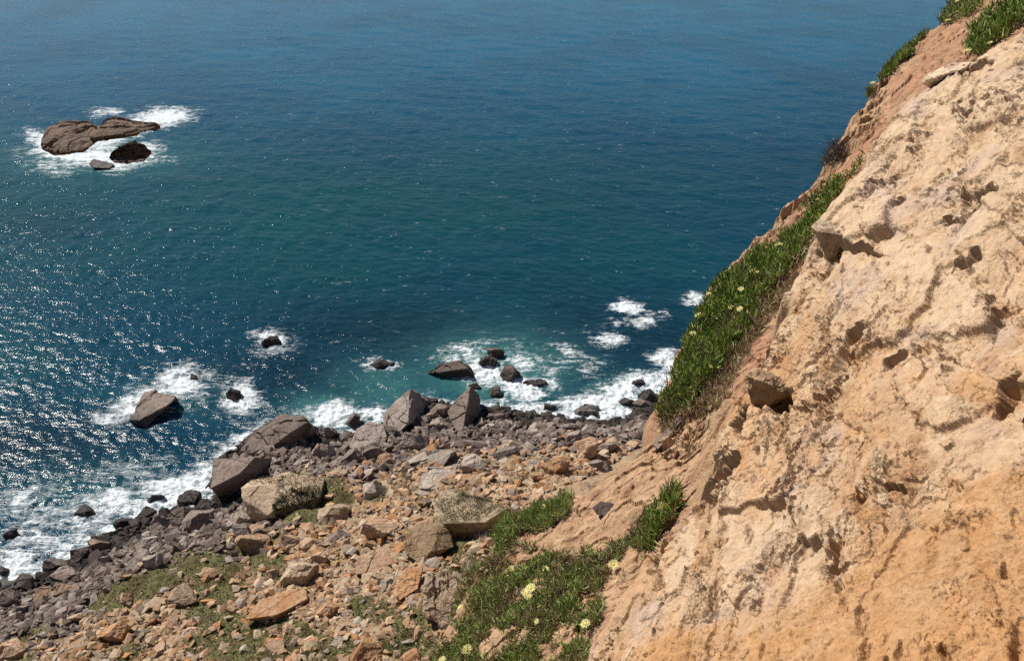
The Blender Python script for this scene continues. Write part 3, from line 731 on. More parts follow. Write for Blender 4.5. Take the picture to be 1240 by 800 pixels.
hull_rock('scree_stone', 'wet', 'single dark purple brown stone lying alone on the orange scree',
          [(718, 614, 10), (728, 607, 16), (740, 608, 14), (753, 612, 12), (752, 620, 4), (738, 624, 0), (723, 623, 2)], R=float(plane_hit(np.array([736.]), np.array([616.]), KS, BS, CS)[0, 1] / ray(736, 616)[1]) - .1, depth=14, seed=35, levels=3, amp=.03, group='rocks set in the cliff face', cat='stone')

def box_rock(name, mat, label, box, seed, lev=3, amp=.045, group='boulders on the slope', cat='boulder', cuts=9, sink=.15, dep=.8):
    x0, y0, x1, y1 = box
    cx, cy = (x0 + x1) / 2, (y0 + y1) / 2
    P, R0 = talus_at(cx, cy + .25 * (y1 - y0))
    u = R0 / F
    w, h = (x1 - x0) * u / 2, (y1 - y0) * u / 2
    bm = bm_cut(seed, cuts)
    dc = Vector(ray(cx, cy)); c = Vector((0, 0, H)) + dc * R0 + dc.normalized() * (h * sink)
    ex = Vector((1, 0, 0)); ey = Vector((0, SP, CP)); ez = ex.cross(ey)
    dd = dep * (w + h) / 2
    for v in bm.verts:
        a = v.co.copy(); v.co = c + ex * a.x * w + ey * a.y * h + ez * a.z * dd
    roughen(bm, 2 * max(w, h), lev, amp, seed, .012)
    loc = Vector((c.x, c.y, max(float(z_talus(np.array([c.x]), np.array([c.y]))[0]), 0)))
    BOXES.append(box)
    return finish(bm, name, MR[mat], loc, label, group, cat)

SURF = 'rocks standing in the surf'; SHORE = 'boulders of the shore rubble'; UP = 'boulders on the upper slope'
for mat, lab, box, seed, grp in [
    ('wet', 'small jagged dark rock in the centre of a round foam patch', (274, 470, 293, 487), 42, SURF),
    ('wet', 'low dark rock awash in the farthest foam patch left of centre', (314, 405, 342, 420), 43, SURF),
    ('wet', 'thin awash rock in a small foam patch above the pyramid shaped boulder', (447, 434, 478, 446), 44, SURF),
    ('brown', 'long flat brown rock in the surf left of two stacked rocks', (515, 436, 577, 459), 45, SURF),
    ('brown', 'upper of two touching round brown rocks in the white surf', (589, 420, 611, 437), 46, SURF),
    ('wet', 'lower of two touching round brown rocks in the white surf', (580, 431, 603, 447), 47, SURF),
    ('brown', 'reddish brown square rock in the surf right of the touching pair', (605, 441, 631, 465), 48, SURF),
    ('wet', 'thin dark log shaped rock half covered by foam', (632, 458, 662, 468), 49, SURF),
    ('brown', 'rounded brown rock in the water just right of the split boulder', (592, 467, 608, 485), 50, SURF),
    ('wet', 'small dark rock above the split boulder peak', (567, 463, 584, 474), 51, SURF),
    ('wet', 'oval dark rock alone in white foam, far left surf', (90, 611, 119, 627), 52, SURF),
    ('wet', 'flat dark rock in white foam left of the overhanging block', (176, 598, 200, 608), 53, SURF),
    ('wet', 'slanted dark rock sticking out of the foam beside the overhanging block', (216, 594, 244, 614), 54, SURF),
    ('wet', 'dark rock awash at the left edge of the picture', (2, 638, 26, 655), 55, SURF),
    ('wet', 'small black rock low in the foam at the left edge', (-4, 685, 10, 699), 56, SURF),
    ('wet', 'small dark rock poking from foam beside the long tilted surf rock', (231, 452, 239, 462), 57, SURF),
    ('grey', 'flat grey boulder amid white foam at the right end of the shore', (694, 488, 731, 506), 58, SHORE),
    ('wet', 'dark angular boulder under the hanging plants at the right shore end', (772, 470, 801, 492), 59, SHORE),
    ('wet', 'low dark rock in foam left of the angular boulder under the hanging plants', (749, 481, 771, 493), 60, SHORE),
    ('brown', 'squat brown rock in front of the angular boulder under the hanging plants', (766, 482, 792, 500), 61, SHORE),
    ('wet', 'black rock tip in the right hand surf above the squat brown rock', (764, 459, 780, 468), 62, SHORE),
    ('wet', 'pair of dark stones fused together in foam left of the flat grey boulder', (658, 488, 674, 499), 63, SHORE),
    ('brown', 'upright brown boulder in the gap between domed boulder and grey leaning slab', (418, 500, 436, 523), 64, SHORE),
    ('grey', 'rounded grey boulder directly right of the black shaded end', (384, 516, 408, 538), 65, SHORE),
    ('grey', 'grey boulder below the upright brown boulder', (408, 520, 430, 540), 66, SHORE),
    ('grey', 'cracked grey boulder right under the rounded grey boulder', (375, 535, 410, 562), 67, SHORE),
    ('brown', 'dark sided block left of the broad leaning grey slab', (414, 542, 442, 566), 68, SHORE),
    ('grey', 'stacked flat stone between the two tall boulders, upper one', (502, 502, 522, 518), 69, SHORE),
    ('grey', 'stacked flat stone between the two tall boulders, lower one', (518, 506, 540, 522), 70, SHORE),
    ('brown', 'brown rock wedged behind the stacked flat stones', (520, 489, 544, 508), 71, SHORE),
    ('grey', 'broken grey boulder below the pyramid shaped boulder', (484, 523, 520, 551), 72, SHORE),
    ('grey', 'wide low grey stone on shingle below the split boulder', (560, 531, 592, 547), 73, SHORE),
    ('pale', 'pale humped boulder right of the slab with the black shaded side', (556, 549, 590, 577), 74, SHORE),
    ('grey', 'grey humped boulder on shingle below the wide low stone', (592, 540, 626, 558), 75, SHORE),
    ('pink', 'reddish stone in grey rubble below the broad leaning slab', (455, 549, 478, 570), 76, SHORE),
    ('pale', 'cleft pale boulder below the reddish stone', (437, 581, 464, 607), 77, UP),
    ('wet', 'round black boulder perched at the edge of the left surf', (163, 612, 189, 634), 78, SHORE),
    ('wet', 'black square block at the surf edge under the round black boulder', (137, 627, 160, 641), 79, SHORE),
    ('brown', 'tall brown boulder right of the round black boulder', (204, 613, 228, 645), 80, SHORE),
    ('brown', 'sloping brown slab below the slanted dark surf rock', (222, 618, 260, 648), 81, SHORE),
    ('brown', 'brown boulder on the rubble under the round black boulder', (183, 622, 206, 648), 82, SHORE),
    ('grey', 'flat grey slab below the tall brown boulder', (168, 648, 200, 668), 83, SHORE),
    ('pink', 'reddish capped block in the left rubble with a dark end', (106, 653, 132, 673), 84, SHORE),
    ('brown', 'dark blocky boulder at the surf edge left of the reddish capped block', (87, 660, 110, 685), 85, SHORE),
    ('brown', 'long brown boulder sloping into the foam, lower left', (55, 674, 84, 692), 86, SHORE),
    ('brown', 'bulky brown boulder with a black right end, lower left shore', (60, 686, 96, 708), 87, SHORE),
    ('wet', 'round dark boulder in the foam at the lower left shore', (14, 695, 46, 719), 88, SHORE),
    ('pink', 'flat topped pinkish block below the bulky brown boulder', (65, 706, 96, 724), 89, SHORE),
    ('pink', 'pinkish slab left of the flat topped pinkish block', (40, 710, 68, 730), 90, SHORE),
    ('brown', 'brown block at the left edge below the round dark boulder', (-6, 714, 22, 738), 91, SHORE),
    ('grey', 'pointed grey slab among the left rubble, lit on its left face', (122, 672, 135, 690), 92, SHORE),
    ('pale', 'pale boulder at the top edge of the grassy strip', (175, 669, 198, 692), 93, UP),
    ('pale', 'pale boulder between moss capped boulder and grassy strip', (272, 618, 306, 645), 94, UP),
    ('grey', 'thin grey slab with a black underside above the grassy strip', (280, 633, 308, 657), 95, UP),
    ('pink', 'pinkish block with dark front at the right end of the grassy strip', (286, 647, 326, 672), 96, UP),
    ('pink', 'pinkish slab with a dark underside right of the dark fronted block', (336, 645, 368, 672), 97, UP),
    ('pink', 'pink block with a purple shaded front in the middle of the slope', (362, 650, 400, 671), 98, UP),
    ('tan', 'long lit slab with a red end below the moss capped boulder', (384, 612, 428, 638), 99, UP),
    ('brown', 'black sided wedge beside the pink block in mid slope', (396, 640, 424, 664), 100, UP),
    ('pink', 'flat tan pink ledge rock left of the stained tan boulder', (437, 628, 484, 655), 101, UP),
    ('tan', 'tan tabular rock on the grass in the lower left', (205, 707, 243, 736), 102, UP),
    ('orange', 'tilted orange topped rock in the lower left scree', (122, 752, 156, 783), 103, UP),
    ('pink', 'dark sided pinkish cube on the grass, lower left', (144, 716, 162, 735), 104, UP),
    ('tan', 'flat tan rock with a dark underside in the lower left rubble', (80, 741, 112, 757), 105, UP),
    ('pink', 'salmon triangular rock cut by the bottom left corner', (0, 775, 30, 802), 106, UP),
    ('orange', 'orange slab cut by the bottom edge left of the green plants', (425, 775, 464, 803), 107, UP),
    ('orange', 'thin bright orange slab right of the long tilted slab', (380, 729, 410, 752), 108, UP),
    ('pink', 'upright pinkish splinter on the grass in mid slope', (322, 688, 338, 708), 109, UP),
    ('tan', 'tan leaning slab just above the long tilted slab', (341, 681, 384, 712), 110, UP),
    ('pink', 'pale pink block above the leaning tan slab', (377, 667, 397, 686), 111, UP),
    ('brown', 'brown rock at the foot of the pyramid shaped boulder on its left', (438, 540, 470, 560), 112, SHORE),
    ('orange', 'orange boulder with a shaded belly near the top of the rubble', (655, 552, 690, 582), 113, UP),
    ('pink', 'large pinkish boulder with mossy foot beside the orange scree', (694, 528, 724, 562), 114, UP),
    ('grey', 'grey stone wedged between the mossy footed boulder and the scree', (712, 556, 742, 574), 115, UP),
    ('brown', 'long brown stone lying above the grey wedged stone', (722, 536, 750, 552), 116, UP),
    ('grey', 'long flat grey stone on the right hand shingle', (672, 512, 706, 525), 117, SHORE),
    ('grey', 'upright grey stone above the shaded bellied orange boulder', (684, 521, 706, 540), 118, SHORE),
    ('brown', 'flat brown stone at the waterline right of the split boulder', (590, 500, 622, 512), 119, SHORE),
]:
    w = box[2] - box[0]
    box_rock('surf_rock' if grp == SURF else 'boulder', mat, lab, box, seed, 4 if w > 20 else 3, .045, grp, 'rock' if grp == SURF else 'boulder')
print('boulders', round(time.time() - T0, 1))

# ---- countable stones: twenty shapes, copied
PROTO = []
for k in range(20):
    bm = bm_cut(200 + k, 8); roughen(bm, 2, 2, .03, 200 + k, .03)
    me = bpy.data.meshes.new('stone'); bm.to_mesh(me); bm.free()
    me.materials.append(MR['grey']); PROTO.append(me)
rg = np.random.RandomState(12)
inview = (TPX > -15) & (TPX < 830) & (TPY > 470) & (TPY < 815) & (TV[:, 2] > .15)
# not where the near cliff stands in front
clf = poly_mask(TPX, TPY, [(p[0], p[1]) for p in S_PX] + [(1400, -80), (1400, 960)])
cand = np.nonzero(inview & ~clf)[0]
LM = [(40, 775, 'in the bottom left corner'), (30, 735, 'below the round dark shore boulder'), (110, 715, 'below the bulky black ended boulder'), (160, 665, 'under the round black boulder'), (235, 655, 'above the grassy strip'), (115, 765, 'around the orange topped rock'),
      (190, 770, 'on the lower left scree'), (235, 725, 'around the tabular rock on the grass'), (275, 690, 'on the grassy strip'), (320, 770, 'below the long tilted slab'), (345, 690, 'above the long tilted slab'), (410, 715, 'right of the long tilted slab'), (400, 770, 'on the gravel at the bottom edge'),
      (420, 620, 'right of the moss capped boulder'), (460, 650, 'around the tan pink ledge rock'), (480, 600, 'above the stained tan boulder'), (400, 575, 'below the black shaded end'), (440, 570, 'below the broad leaning slab'), (490, 560, 'below the pyramid shaped boulder'), (460, 745, 'below the orange wedge slab'),
      (560, 560, 'below the split boulder'), (600, 525, 'on the shingle right of the split boulder'), (600, 580, 'above the lichen covered boulder'), (650, 520, 'on the middle of the shingle'), (650, 560, 'left of the shaded bellied boulder'), (700, 510, 'under the flat grey foam boulder'), (740, 520, 'on the shingle by the scree'), (650, 600, 'above the upper green tuft'), (780, 505, 'beneath the hanging plants')]
picked = []
tries = rg.permutation(cand)
target = 205
for i in tries:
    x, y = TPX[i], TPY[i]
    if TG[i] > .55 and rg.rand() > .25: continue
    s = 11.5 + 16 * rg.rand() ** 1.9
    if 560 < x < 790 and y < 545: s *= .8
    if any(b[0] - 2 < x < b[2] + 2 and b[1] - 2 < y < b[3] + 2 for b in BOXES): continue
    if any(abs(x - q[0]) < (s + q[2]) * .55 and abs(y - q[1]) < (s + q[2]) * .42 for q in picked): continue
    if TZONE[i] > .5: mat = rg.choice(['pink', 'tan', 'orange', 'pale', 'grey'], p=[.5, .14, .08, .2, .08])
    else: mat = rg.choice(['grey', 'brown', 'pale', 'wet'] if TV[i, 2] > 1 else ['brown', 'wet', 'wet', 'grey'], p=[.5, .35, .1, .05] if TV[i, 2] > 1 else [.4, .3, .2, .1])
    picked.append((x, y, s, i, mat))
    if len(picked) >= target: break
ORD = ['largest', 'second largest', 'third largest', 'fourth largest', 'fifth largest', 'sixth largest', 'seventh largest', 'eighth largest', 'ninth largest', 'tenth largest'] + [w + ' largest' for w in ('eleventh', 'twelfth', 'thirteenth', 'fourteenth', 'fifteenth', 'sixteenth', 'seventeenth', 'eighteenth', 'nineteenth', 'twentieth')]
byz = {}
for q in picked:
    z = min(range(len(LM)), key=lambda k: (LM[k][0] - q[0]) ** 2 + (LM[k][1] - q[1]) ** 2)
    byz.setdefault((z, q[4]), []).append(q)
for (z, mat), qs in byz.items():
    qs.sort(key=lambda q: -q[2])
    for n, q in enumerate(qs):
        x, y, s, i, _ = q
        me = PROTO[rg.randint(len(PROTO))]
        o = bpy.data.objects.new('stone', me); COL.objects.link(o)
        u = TD[i] / F * s / 2
        o.scale = (u * rg.uniform(.9, 1.15), u * rg.uniform(.7, 1.0), u * rg.uniform(.32, .66))
        o.rotation_euler = (rg.uniform(-.5, .5), rg.uniform(-.5, .5), rg.uniform(0, 6.28))
        o.location = Vector(TV[i]) + Vector((0, 0, u * .18))
        o.material_slots[0].link = 'OBJECT'; o.material_slots[0].material = MR[mat]
        lead = ORD[n] if len(qs) > 1 else 'only'
        word = {'grey': 'grey', 'brown': 'brown', 'pale': 'pale grey', 'wet': 'dark wet', 'pink': 'pinkish', 'tan': 'tan', 'orange': 'orange'}[mat]
        tag(o, f'{lead} of the loose {word} stones {LM[z][2]}' if lead != 'only' else f'single loose {word} stone {LM[z][2]}', 'stone', 'loose stones of the slope')
        BOXES.append((x - s * .4, y - s * .3, x + s * .4, y + s * .3))
print('stones', len(picked), round(time.time() - T0, 1))

# ---- uncountable rubble and gravel
LP = []
for k in range(14):
    bm = bm_cut(300 + k, 6); bmesh.ops.triangulate(bm, faces=bm.faces[:])
    bm.verts.index_update()
    LP.append((np.array([v.co[:] for v in bm.verts]), np.array([[v.index for v in f.verts] for f in bm.faces]))); bm.free()
def scatter(name, n, smin, smax, power, dens, colz, seed, label):
    rg = np.random.RandomState(seed)
    w = dens[cand] * (TD[cand] ** -2) * 1.0
    # even density over the picture: every vertex stands for its own patch of ground
    w = dens[cand] / (TD[cand] ** 0)
    ii = rg.choice(cand, n, p=w / w.sum())
    s = smin + (smax - smin) * rg.rand(n) ** power
    V, T, Cc = [], [], []; off = 0
    rand = rg.rand(n, 8)
    for k in range(n):
        i = ii[k]; v, t = LP[int(rand[k, 0] * len(LP))]
        u = TD[i] / F * s[k] / 2
        a, b, c = rand[k, 1] * 6.28, (rand[k, 2] - .5) * 1.3, (rand[k, 3] - .5) * 1.3
        M = np.array(Matrix.Rotation(a, 3, 'Z') @ Matrix.Rotation(b, 3, 'X') @ Matrix.Rotation(c, 3, 'Y'))
        q = (v * np.array([u * (.9 + .4 * rand[k, 4]), u * (.6 + .4 * rand[k, 5]), u * (.25 + .42 * rand[k, 6])])) @ M.T
        V.append(q + TV[i] + np.array([0, 0, u * .2])); T.append(t + off); off += len(v)
        z = TZONE[i]
        cc = colz(z, TV[i, 2], rg)
        Cc.append(np.repeat(cc[None], len(v), 0))
    return np_mesh(name, np.concatenate(V), tris=np.concatenate(T), mats=[MAT_RUB], attrs={'albedo': np.concatenate(Cc)})
m = NT('rubble_stone')
p = m.pos(); c = m.attr('albedo', 'Color'); n2 = m.noise(p, 5, 5, .65)
c = m.mix(m.ramp(n2, .42, .66, 0, .6), c, m.mix(1.0, c, (.5, .46, .42), 'MULTIPLY'))
MAT_RUB = m.out(c, .93, m.bump(n2, .06, .8)); m.b.inputs['Specular IOR Level'].default_value = .2
UPC = np.array([(.43, .26, .155), (.47, .31, .19), (.40, .27, .15), (.45, .33, .22), (.42, .22, .10), (.49, .38, .26), (.35, .21, .125), (.30, .23, .17)])
SHC = 1.3 * np.array([(.185, .148, .128), (.14, .108, .09), (.22, .18, .155), (.115, .085, .07), (.26, .21, .18), (.17, .12, .095), (.09, .07, .06)])
def colz(z, h, rg):
    c = UPC[rg.randint(len(UPC))] if rg.rand() < z else SHC[rg.randint(len(SHC))]
    c = c * rg.uniform(.7, 1.15)
    if h < .9: c = c * .0 + np.array([.05, .04, .035]) * rg.uniform(.6, 1.6)
    return c
dn = (1 - .86 * TG) * (1 - .15 * TZONE)
clump = sstep(-.25, .3, fbm2(TV[:, 0] / 3.5, TV[:, 1] / 3.5, 3, 66)) * .8 + .35
tag(scatter('rubble', 8200, 4.0, 15.5, 1.45, dn * np.where(TZONE > .5, clump, 1.15), colz, 21, ''), 'loose rubble of countless small broken stones covering the slope', 'rubble', kind='stuff')
tag(scatter('gravel', 11000, 1.8, 4.2, 1.3, (1 - .85 * TG) * clump, colz, 22, ''), 'fine gravel of pale chips between the stones of the slope', 'gravel', kind='stuff')
print('rubble', round(time.time() - T0, 1))
X, Y, N, col = XC, YC, NCL, COLC
# ------------------------------------------------------------------ plants
m = NT('succulent_leaf')
c = m.attr('albedo', 'Color'); n = m.noise(m.pos(), 40, 2)
c = m.mix(m.ramp(n, .4, .65, 0, .35), c, m.mix(1.0, c, (.6, .62, .5), 'MULTIPLY'))
MAT_LEAF = m.out(c, .5); m.b.inputs['Specular IOR Level'].default_value = .3
m = NT('dull_grass'); MAT_GRASS = m.out(m.attr('albedo', 'Color'), .85); m.b.inputs['Specular IOR Level'].default_value = .1
m = NT('petal'); n = m.noise(m.pos(), 60, 2); MAT_PETAL = m.out(m.mix(n, (.78, .70, .26), (.86, .82, .42)), .6)
m = NT('petal_white'); MAT_PETALW = m.out(m.mix(m.noise(m.pos(), 60, 2), (.80, .78, .55), (.86, .84, .66)), .6)
m = NT('flower_heart'); MAT_HEART = m.out((.80, .55, .08), .7)
m = NT('dry_twig'); MAT_TWIG = m.out(m.attr('albedo', 'Color'), .9)

def leaves(name, base, d, L, Wd, bend, col, mat, seed, parent=None):
    """many curved three-sided leaves; arrays base (n,3), d (n,3) unit, L, Wd (n), bend (n,3), col (n,3)"""
    n = len(base); rg = np.random.RandomState(seed)
    ref = rg.randn(n, 3); e1 = np.cross(d, ref); e1 /= np.linalg.norm(e1, axis=1, keepdims=True) + 1e-9
    e2 = np.cross(d, e1)
    V = np.zeros((n, 10, 3), f4); Cc = np.zeros((n, 10, 3), f4)
    for s, (t, w) in enumerate(((0, .55), (.4, .62), (.75, .42))):
        cen = base + d * (L * t)[:, None] + bend * (L * t * t)[:, None]
        for k in range(3):
            a = 2.094 * k
            V[:, s * 3 + k] = cen + (e1 * math.cos(a) + e2 * math.sin(a)) * (Wd * w)[:, None]
            Cc[:, s * 3 + k] = col * (.85 + .2 * t)
    V[:, 9] = base + d * L[:, None] + bend * L[:, None]; Cc[:, 9] = col * 1.1
    q = []
    for s in (0, 1):
        for k in range(3): q.append((s * 3 + k, s * 3 + (k + 1) % 3, s * 3 + 3 + (k + 1) % 3, s * 3 + 3 + k))
    t = [(6 + k, 6 + (k + 1) % 3, 9) for k in range(3)]
    off = (np.arange(n) * 10)[:, None, None]
    Q = (np.array(q)[None] + off).reshape(-1, 4); T = (np.array(t)[None] + off).reshape(-1, 3)
    return np_mesh(name, V.reshape(-1, 3), Q, T, [mat], {'albedo': Cc.reshape(-1, 3)}, parent=parent)

shelf_ok = (dA < .02) & (dS > -.12)
# only the ground the eye can reach or nearly so: slab in front hides the rest
NRM = np.array([-BS * .75, -CS, 1.0]); NRM /= np.linalg.norm(NRM)
PALG = np.array([(.085, .13, .020), (.12, .175, .028), (.16, .215, .04), (.21, .25, .055), (.06, .095, .02), (.13, .14, .03)])
PALD = np.array([(.36, .27, .15), (.28, .19, .10), (.19, .085, .045), (.50, .42, .26)])
def mat_of(polys, n, seed, Lr, Wr, dead=.1, raise_=.14, name='ice_plant', label='', cat='ice plant', spread=1.05, yellow=0.0, edge=14, shelf=True, pal=None, holes=-.1, group='mats of ice plant'):
    rg = np.random.RandomState(seed)
    jx = CPX + edge * fbm2(X / .35, Y / .35, 3, seed + 1); jy = CPY + edge * fbm2(X / .35 + 20, Y / .35, 3, seed + 2)
    mk = np.zeros(N, bool)
    for pl in polys: mk |= poly_mask(jx, jy, pl)
    if shelf: mk &= shelf_ok
    bare = fbm2(X / .55, Y / .55, 3, seed + 6) + .5 * fbm2(X / .16, Y / .16, 2, seed + 7)
    mk &= bare > holes - .6
    ii = rg.choice(np.nonzero(mk)[0], n)
    P = CV[ii].astype(float)
    P += rg.randn(n, 3) * .012
    mound = np.clip(.5 + fbm2(P[:, 0] / .45, P[:, 1] / .45, 3, seed + 3), 0, 1.2)
    P += NRM * (raise_ * mound * (.25 + .75 * rg.rand(n)))[:, None]
    d = NRM * .5 + np.array([0, 0, .65]) + rg.randn(n, 3) * spread; d /= np.linalg.norm(d, axis=1, keepdims=True)
    d[:, 2] = np.where(d[:, 2] < -.2, -d[:, 2], d[:, 2])
    L = Lr[0] + (Lr[1] - Lr[0]) * rg.rand(n); Wd = Wr * (.7 + .6 * rg.rand(n))
    bend = np.array([0, 0, .28]) + rg.randn(n, 3) * .12
    pal_ = PALG if pal is None else pal
    col = 1.5 * pal_[rg.randint(len(pal_), size=n)] * rg.uniform(.75, 1.2, (n, 1))
    dm = np.clip(dead * (1 + 2.5 * fbm2(P[:, 0] / .5, P[:, 1] / .5, 3, seed + 4)), 0, .9)
    isd = rg.rand(n) < dm
    col[isd] = PALD[rg.randint(len(PALD), size=isd.sum())] * rg.uniform(.6, 1.1, (isd.sum(), 1))
    o = bpy.data.objects.new(name, None); COL.objects.link(o); o.empty_display_size = .2
    o.location = P.mean(0)
    lf = leaves('foliage', P - P.mean(0), d, L, Wd, bend, col, MAT_LEAF, seed + 5, parent=o)
    tag(o, label, cat, group)
    return o, mk

def mesh_from(bm, name, mat, parent=None, loc=None, rot=None):
    me = bpy.data.meshes.new(name); bm.to_mesh(me); bm.free(); me.materials.append(mat)
    o = bpy.data.objects.new(name, me); COL.objects.link(o)
    if parent: o.parent = parent
    if loc: o.location = loc
    if rot: o.rotation_euler = rot
    return o
def flower_meshes():
    out = []
    rg = random.Random(4)
    for v in range(3):
        bm = bmesh.new()
        for ring, (n, r1, lift) in enumerate(((26, .048, .010), (20, .038, .022))):
            for k in range(n):
                a = 6.283 * (k + .5 * ring + rg.uniform(-.2, .2)) / n; da = .085
                rr = r1 * rg.uniform(.85, 1.1); h = lift * rg.uniform(.6, 1.4)
                pts = [(a - da * .6, .010, 0), (a - da, rr * .7, h * .6), (a - da * .3, rr, h), (a + da * .3, rr, h), (a + da, rr * .7, h * .6), (a + da * .6, .010, 0)]
                top = [bm.verts.new((math.cos(q) * s, math.sin(q) * s, z + .0012)) for q, s, z in pts]
                bot = [bm.verts.new((math.cos(q) * s, math.sin(q) * s, z - .0004)) for q, s, z in pts]
                bm.faces.new(top); bm.faces.new(bot[::-1])
                for i in range(6): bm.faces.new((top[i - 1], bot[i - 1], bot[i], top[i]))
        bm.normal_update()
        me = bpy.data.meshes.new('flower'); bm.to_mesh(me); bm.free(); me.materials.append(MAT_PETAL); out.append(me)
    bm = bmesh.new(); bmesh.ops.create_icosphere(bm, subdivisions=2, radius=.013)
    for v in bm.verts: v.co.z = v.co.z * .6 + .008
    hm = bpy.data.meshes.new('flower_centre'); bm.to_mesh(hm); bm.free(); hm.materials.append(MAT_HEART)
    return out, hm
FLW, HEART = flower_meshes()
def flowers(parent, spots, up=.30, seed=1, shelf=True):
    rg = random.Random(seed)
    for x, y, s in spots:
        dd = np.hypot(CPX - x, CPY - y)
        if shelf: dd = np.where((dA < .1), dd, 99)
        c = np.nonzero(dd < max(2.2, dd.min() + .5))[0]
        i = c[np.argmin(CD[c])]
        p = Vector(CV[i]) + Vector(NRM) * up
        # keep it on its sight line: slide down to the leaf tops
        t = CD[i] - up * .75
        p = Vector((0, 0, H)) + Vector(ray(x, y)) * t
        o = bpy.data.objects.new('flower', FLW[rg.randrange(3)]); COL.objects.link(o); o.parent = parent
        o.location = p - parent.location; o.scale = (s, s, s)
        n = Vector((-.25 + rg.uniform(-.25, .25), -.15 + rg.uniform(-.3, .3), .9))
        o.rotation_euler = n.to_track_quat('Z', 'Y').to_euler()
        h = bpy.data.objects.new('flower_centre', HEART); COL.objects.link(h); h.parent = o

MATS = np.zeros(N, bool)
LEDGE = [(1050, 190), (1038, 204), (1016, 222), (990, 248), (964, 272), (938, 298), (912, 318), (884, 336), (858, 364), (836, 408), (818, 455), (800, 508), (818, 506), (846, 486), (872, 452), (895, 420), (925, 372), (955, 335), (990, 280), (1014, 240)]
o1, mk = mat_of([LEDGE], 11500, 400, (.075, .13), .0145, dead=.07, raise_=.20, label='long hanging mat of dark green ice plant with pale yellow flowers on the cliff ledge'); MATS |= mk
flowers(o1, [(943, 297, 1.5), (929, 308, 1.2), (919, 302, 1.1), (911, 329, 1.2), (916, 330, .9), (897, 350, 1.1), (885, 372, 1), (896, 374, 1.1), (846, 382, 1.5), (858, 417, 1), (835, 439, 1.5), (825, 440, 1.1), (858, 356, .9), (839, 404, 1.2), (832, 414, 1.1), (862, 444, .8)], up=.40)
BELLY = [(796, 516), (812, 482), (845, 446), (870, 408), (890, 378), (920, 345), (950, 310), (985, 285), (960, 350), (925, 400), (890, 450), (880, 480), (850, 505), (815, 526)]
o2, mk = mat_of([BELLY], 3200, 420, (.07, .15), .009, dead=.75, raise_=.12, name='dry_mat', label='dry brown dead undergrowth along the lower edge of the hanging ice plant', cat='dead plant', pal=np.concatenate([PALD, PALG[:3] * .6]), group='dry plants on the cliff'); MATS |= mk
o3, mk = mat_of([[(1168, 70), (1176, 46), (1196, 24), (1222, 4), (1245, -14), (1275, -10), (1245, 30), (1212, 52), (1190, 68)]], 3000, 440, (.10, .17), .016, dead=.04, raise_=.22, label='thick clump of long leaved ice plant in the top right corner'); MATS |= mk
flowers(o3, [(1171, 62, 1.6), (1199, 52, .9)], up=.4)
o4, mk = mat_of([[(1142, 32), (1148, 4), (1160, -12), (1205, -20), (1186, 8), (1164, 24)]], 1500, 450, (.09, .15), .0145, dead=.12, raise_=.18, label='ice plant tuft on the cliff skyline at the top edge of the picture'); MATS |= mk
flowers(o4, [(1148, 25, 1.3), (1159, 2, 1.2)], up=.3)
o5, mk = mat_of([[(1062, 104), (1066, 84), (1086, 60), (1108, 42), (1122, 44), (1100, 68), (1080, 92)]], 1300, 460, (.09, .15), .0145, dead=.2, raise_=.14, label='narrow fringe of ice plant along the upper cliff skyline'); MATS |= mk
flowers(o5, [(1057, 101, 1.3)], up=.2)
o6, mk = mat_of([[(1034, 122), (1038, 108), (1050, 106), (1054, 118), (1044, 126)]], 260, 470, (.09, .16), .008, dead=.15, raise_=.12, label='smallest ice plant tuft, alone on the skyline below the narrow fringe'); MATS |= mk
GR = 1.12 * np.array([(.11, .165, .03), (.15, .21, .045), (.20, .25, .065), (.25, .26, .10), (.11, .125, .035)])
LOW = [(505, 812), (526, 770), (546, 735), (560, 700), (590, 672), (606, 650), (640, 660), (668, 672), (700, 668), (735, 668), (765, 645), (790, 612), (812, 590), (828, 598), (802, 640), (775, 680), (738, 724), (716, 770), (712, 812)]
o7, mk = mat_of([LOW], 16000, 480, (.05, .105), .0085, dead=.38, raise_=.10, label='broad green ice plant carpet with straw coloured patches at the bottom of the picture', pal=GR, spread=1.0, holes=.45); MATS |= mk
flowers(o7, [(637, 717, 1.5), (643, 712, 1.6), (640, 722, 1.2), (619, 688, 1.1), (661, 689, 1.0), (743, 683, 1.4), (803, 614, 1.6), (566, 787, 1.6), (558, 735, 1.0), (709, 755, 1.3), (536, 798, 1.1), (650, 752, .7)], up=.22)
TUFT = [(598, 650), (610, 614), (632, 602), (662, 600), (688, 598), (690, 618), (672, 640), (650, 648), (628, 646), (612, 662)]
o8, mk = mat_of([TUFT], 3000, 500, (.08, .14), .009, dead=.12, raise_=.14, label='separate green tuft with one flower between the boulders and the orange scree', pal=GR); MATS |= mk
flowers(o8, [(660, 613, 1.2)], up=.25)
FING = [(775, 660), (790, 620), (808, 596), (826, 592), (826, 610), (806, 640), (788, 668)]
o9, mk = mat_of([FING], 520, 510, (.09, .16), .0135, dead=.12, raise_=.12, label='upright leafy finger of ice plant climbing beside the cliff hollow'); MATS |= mk
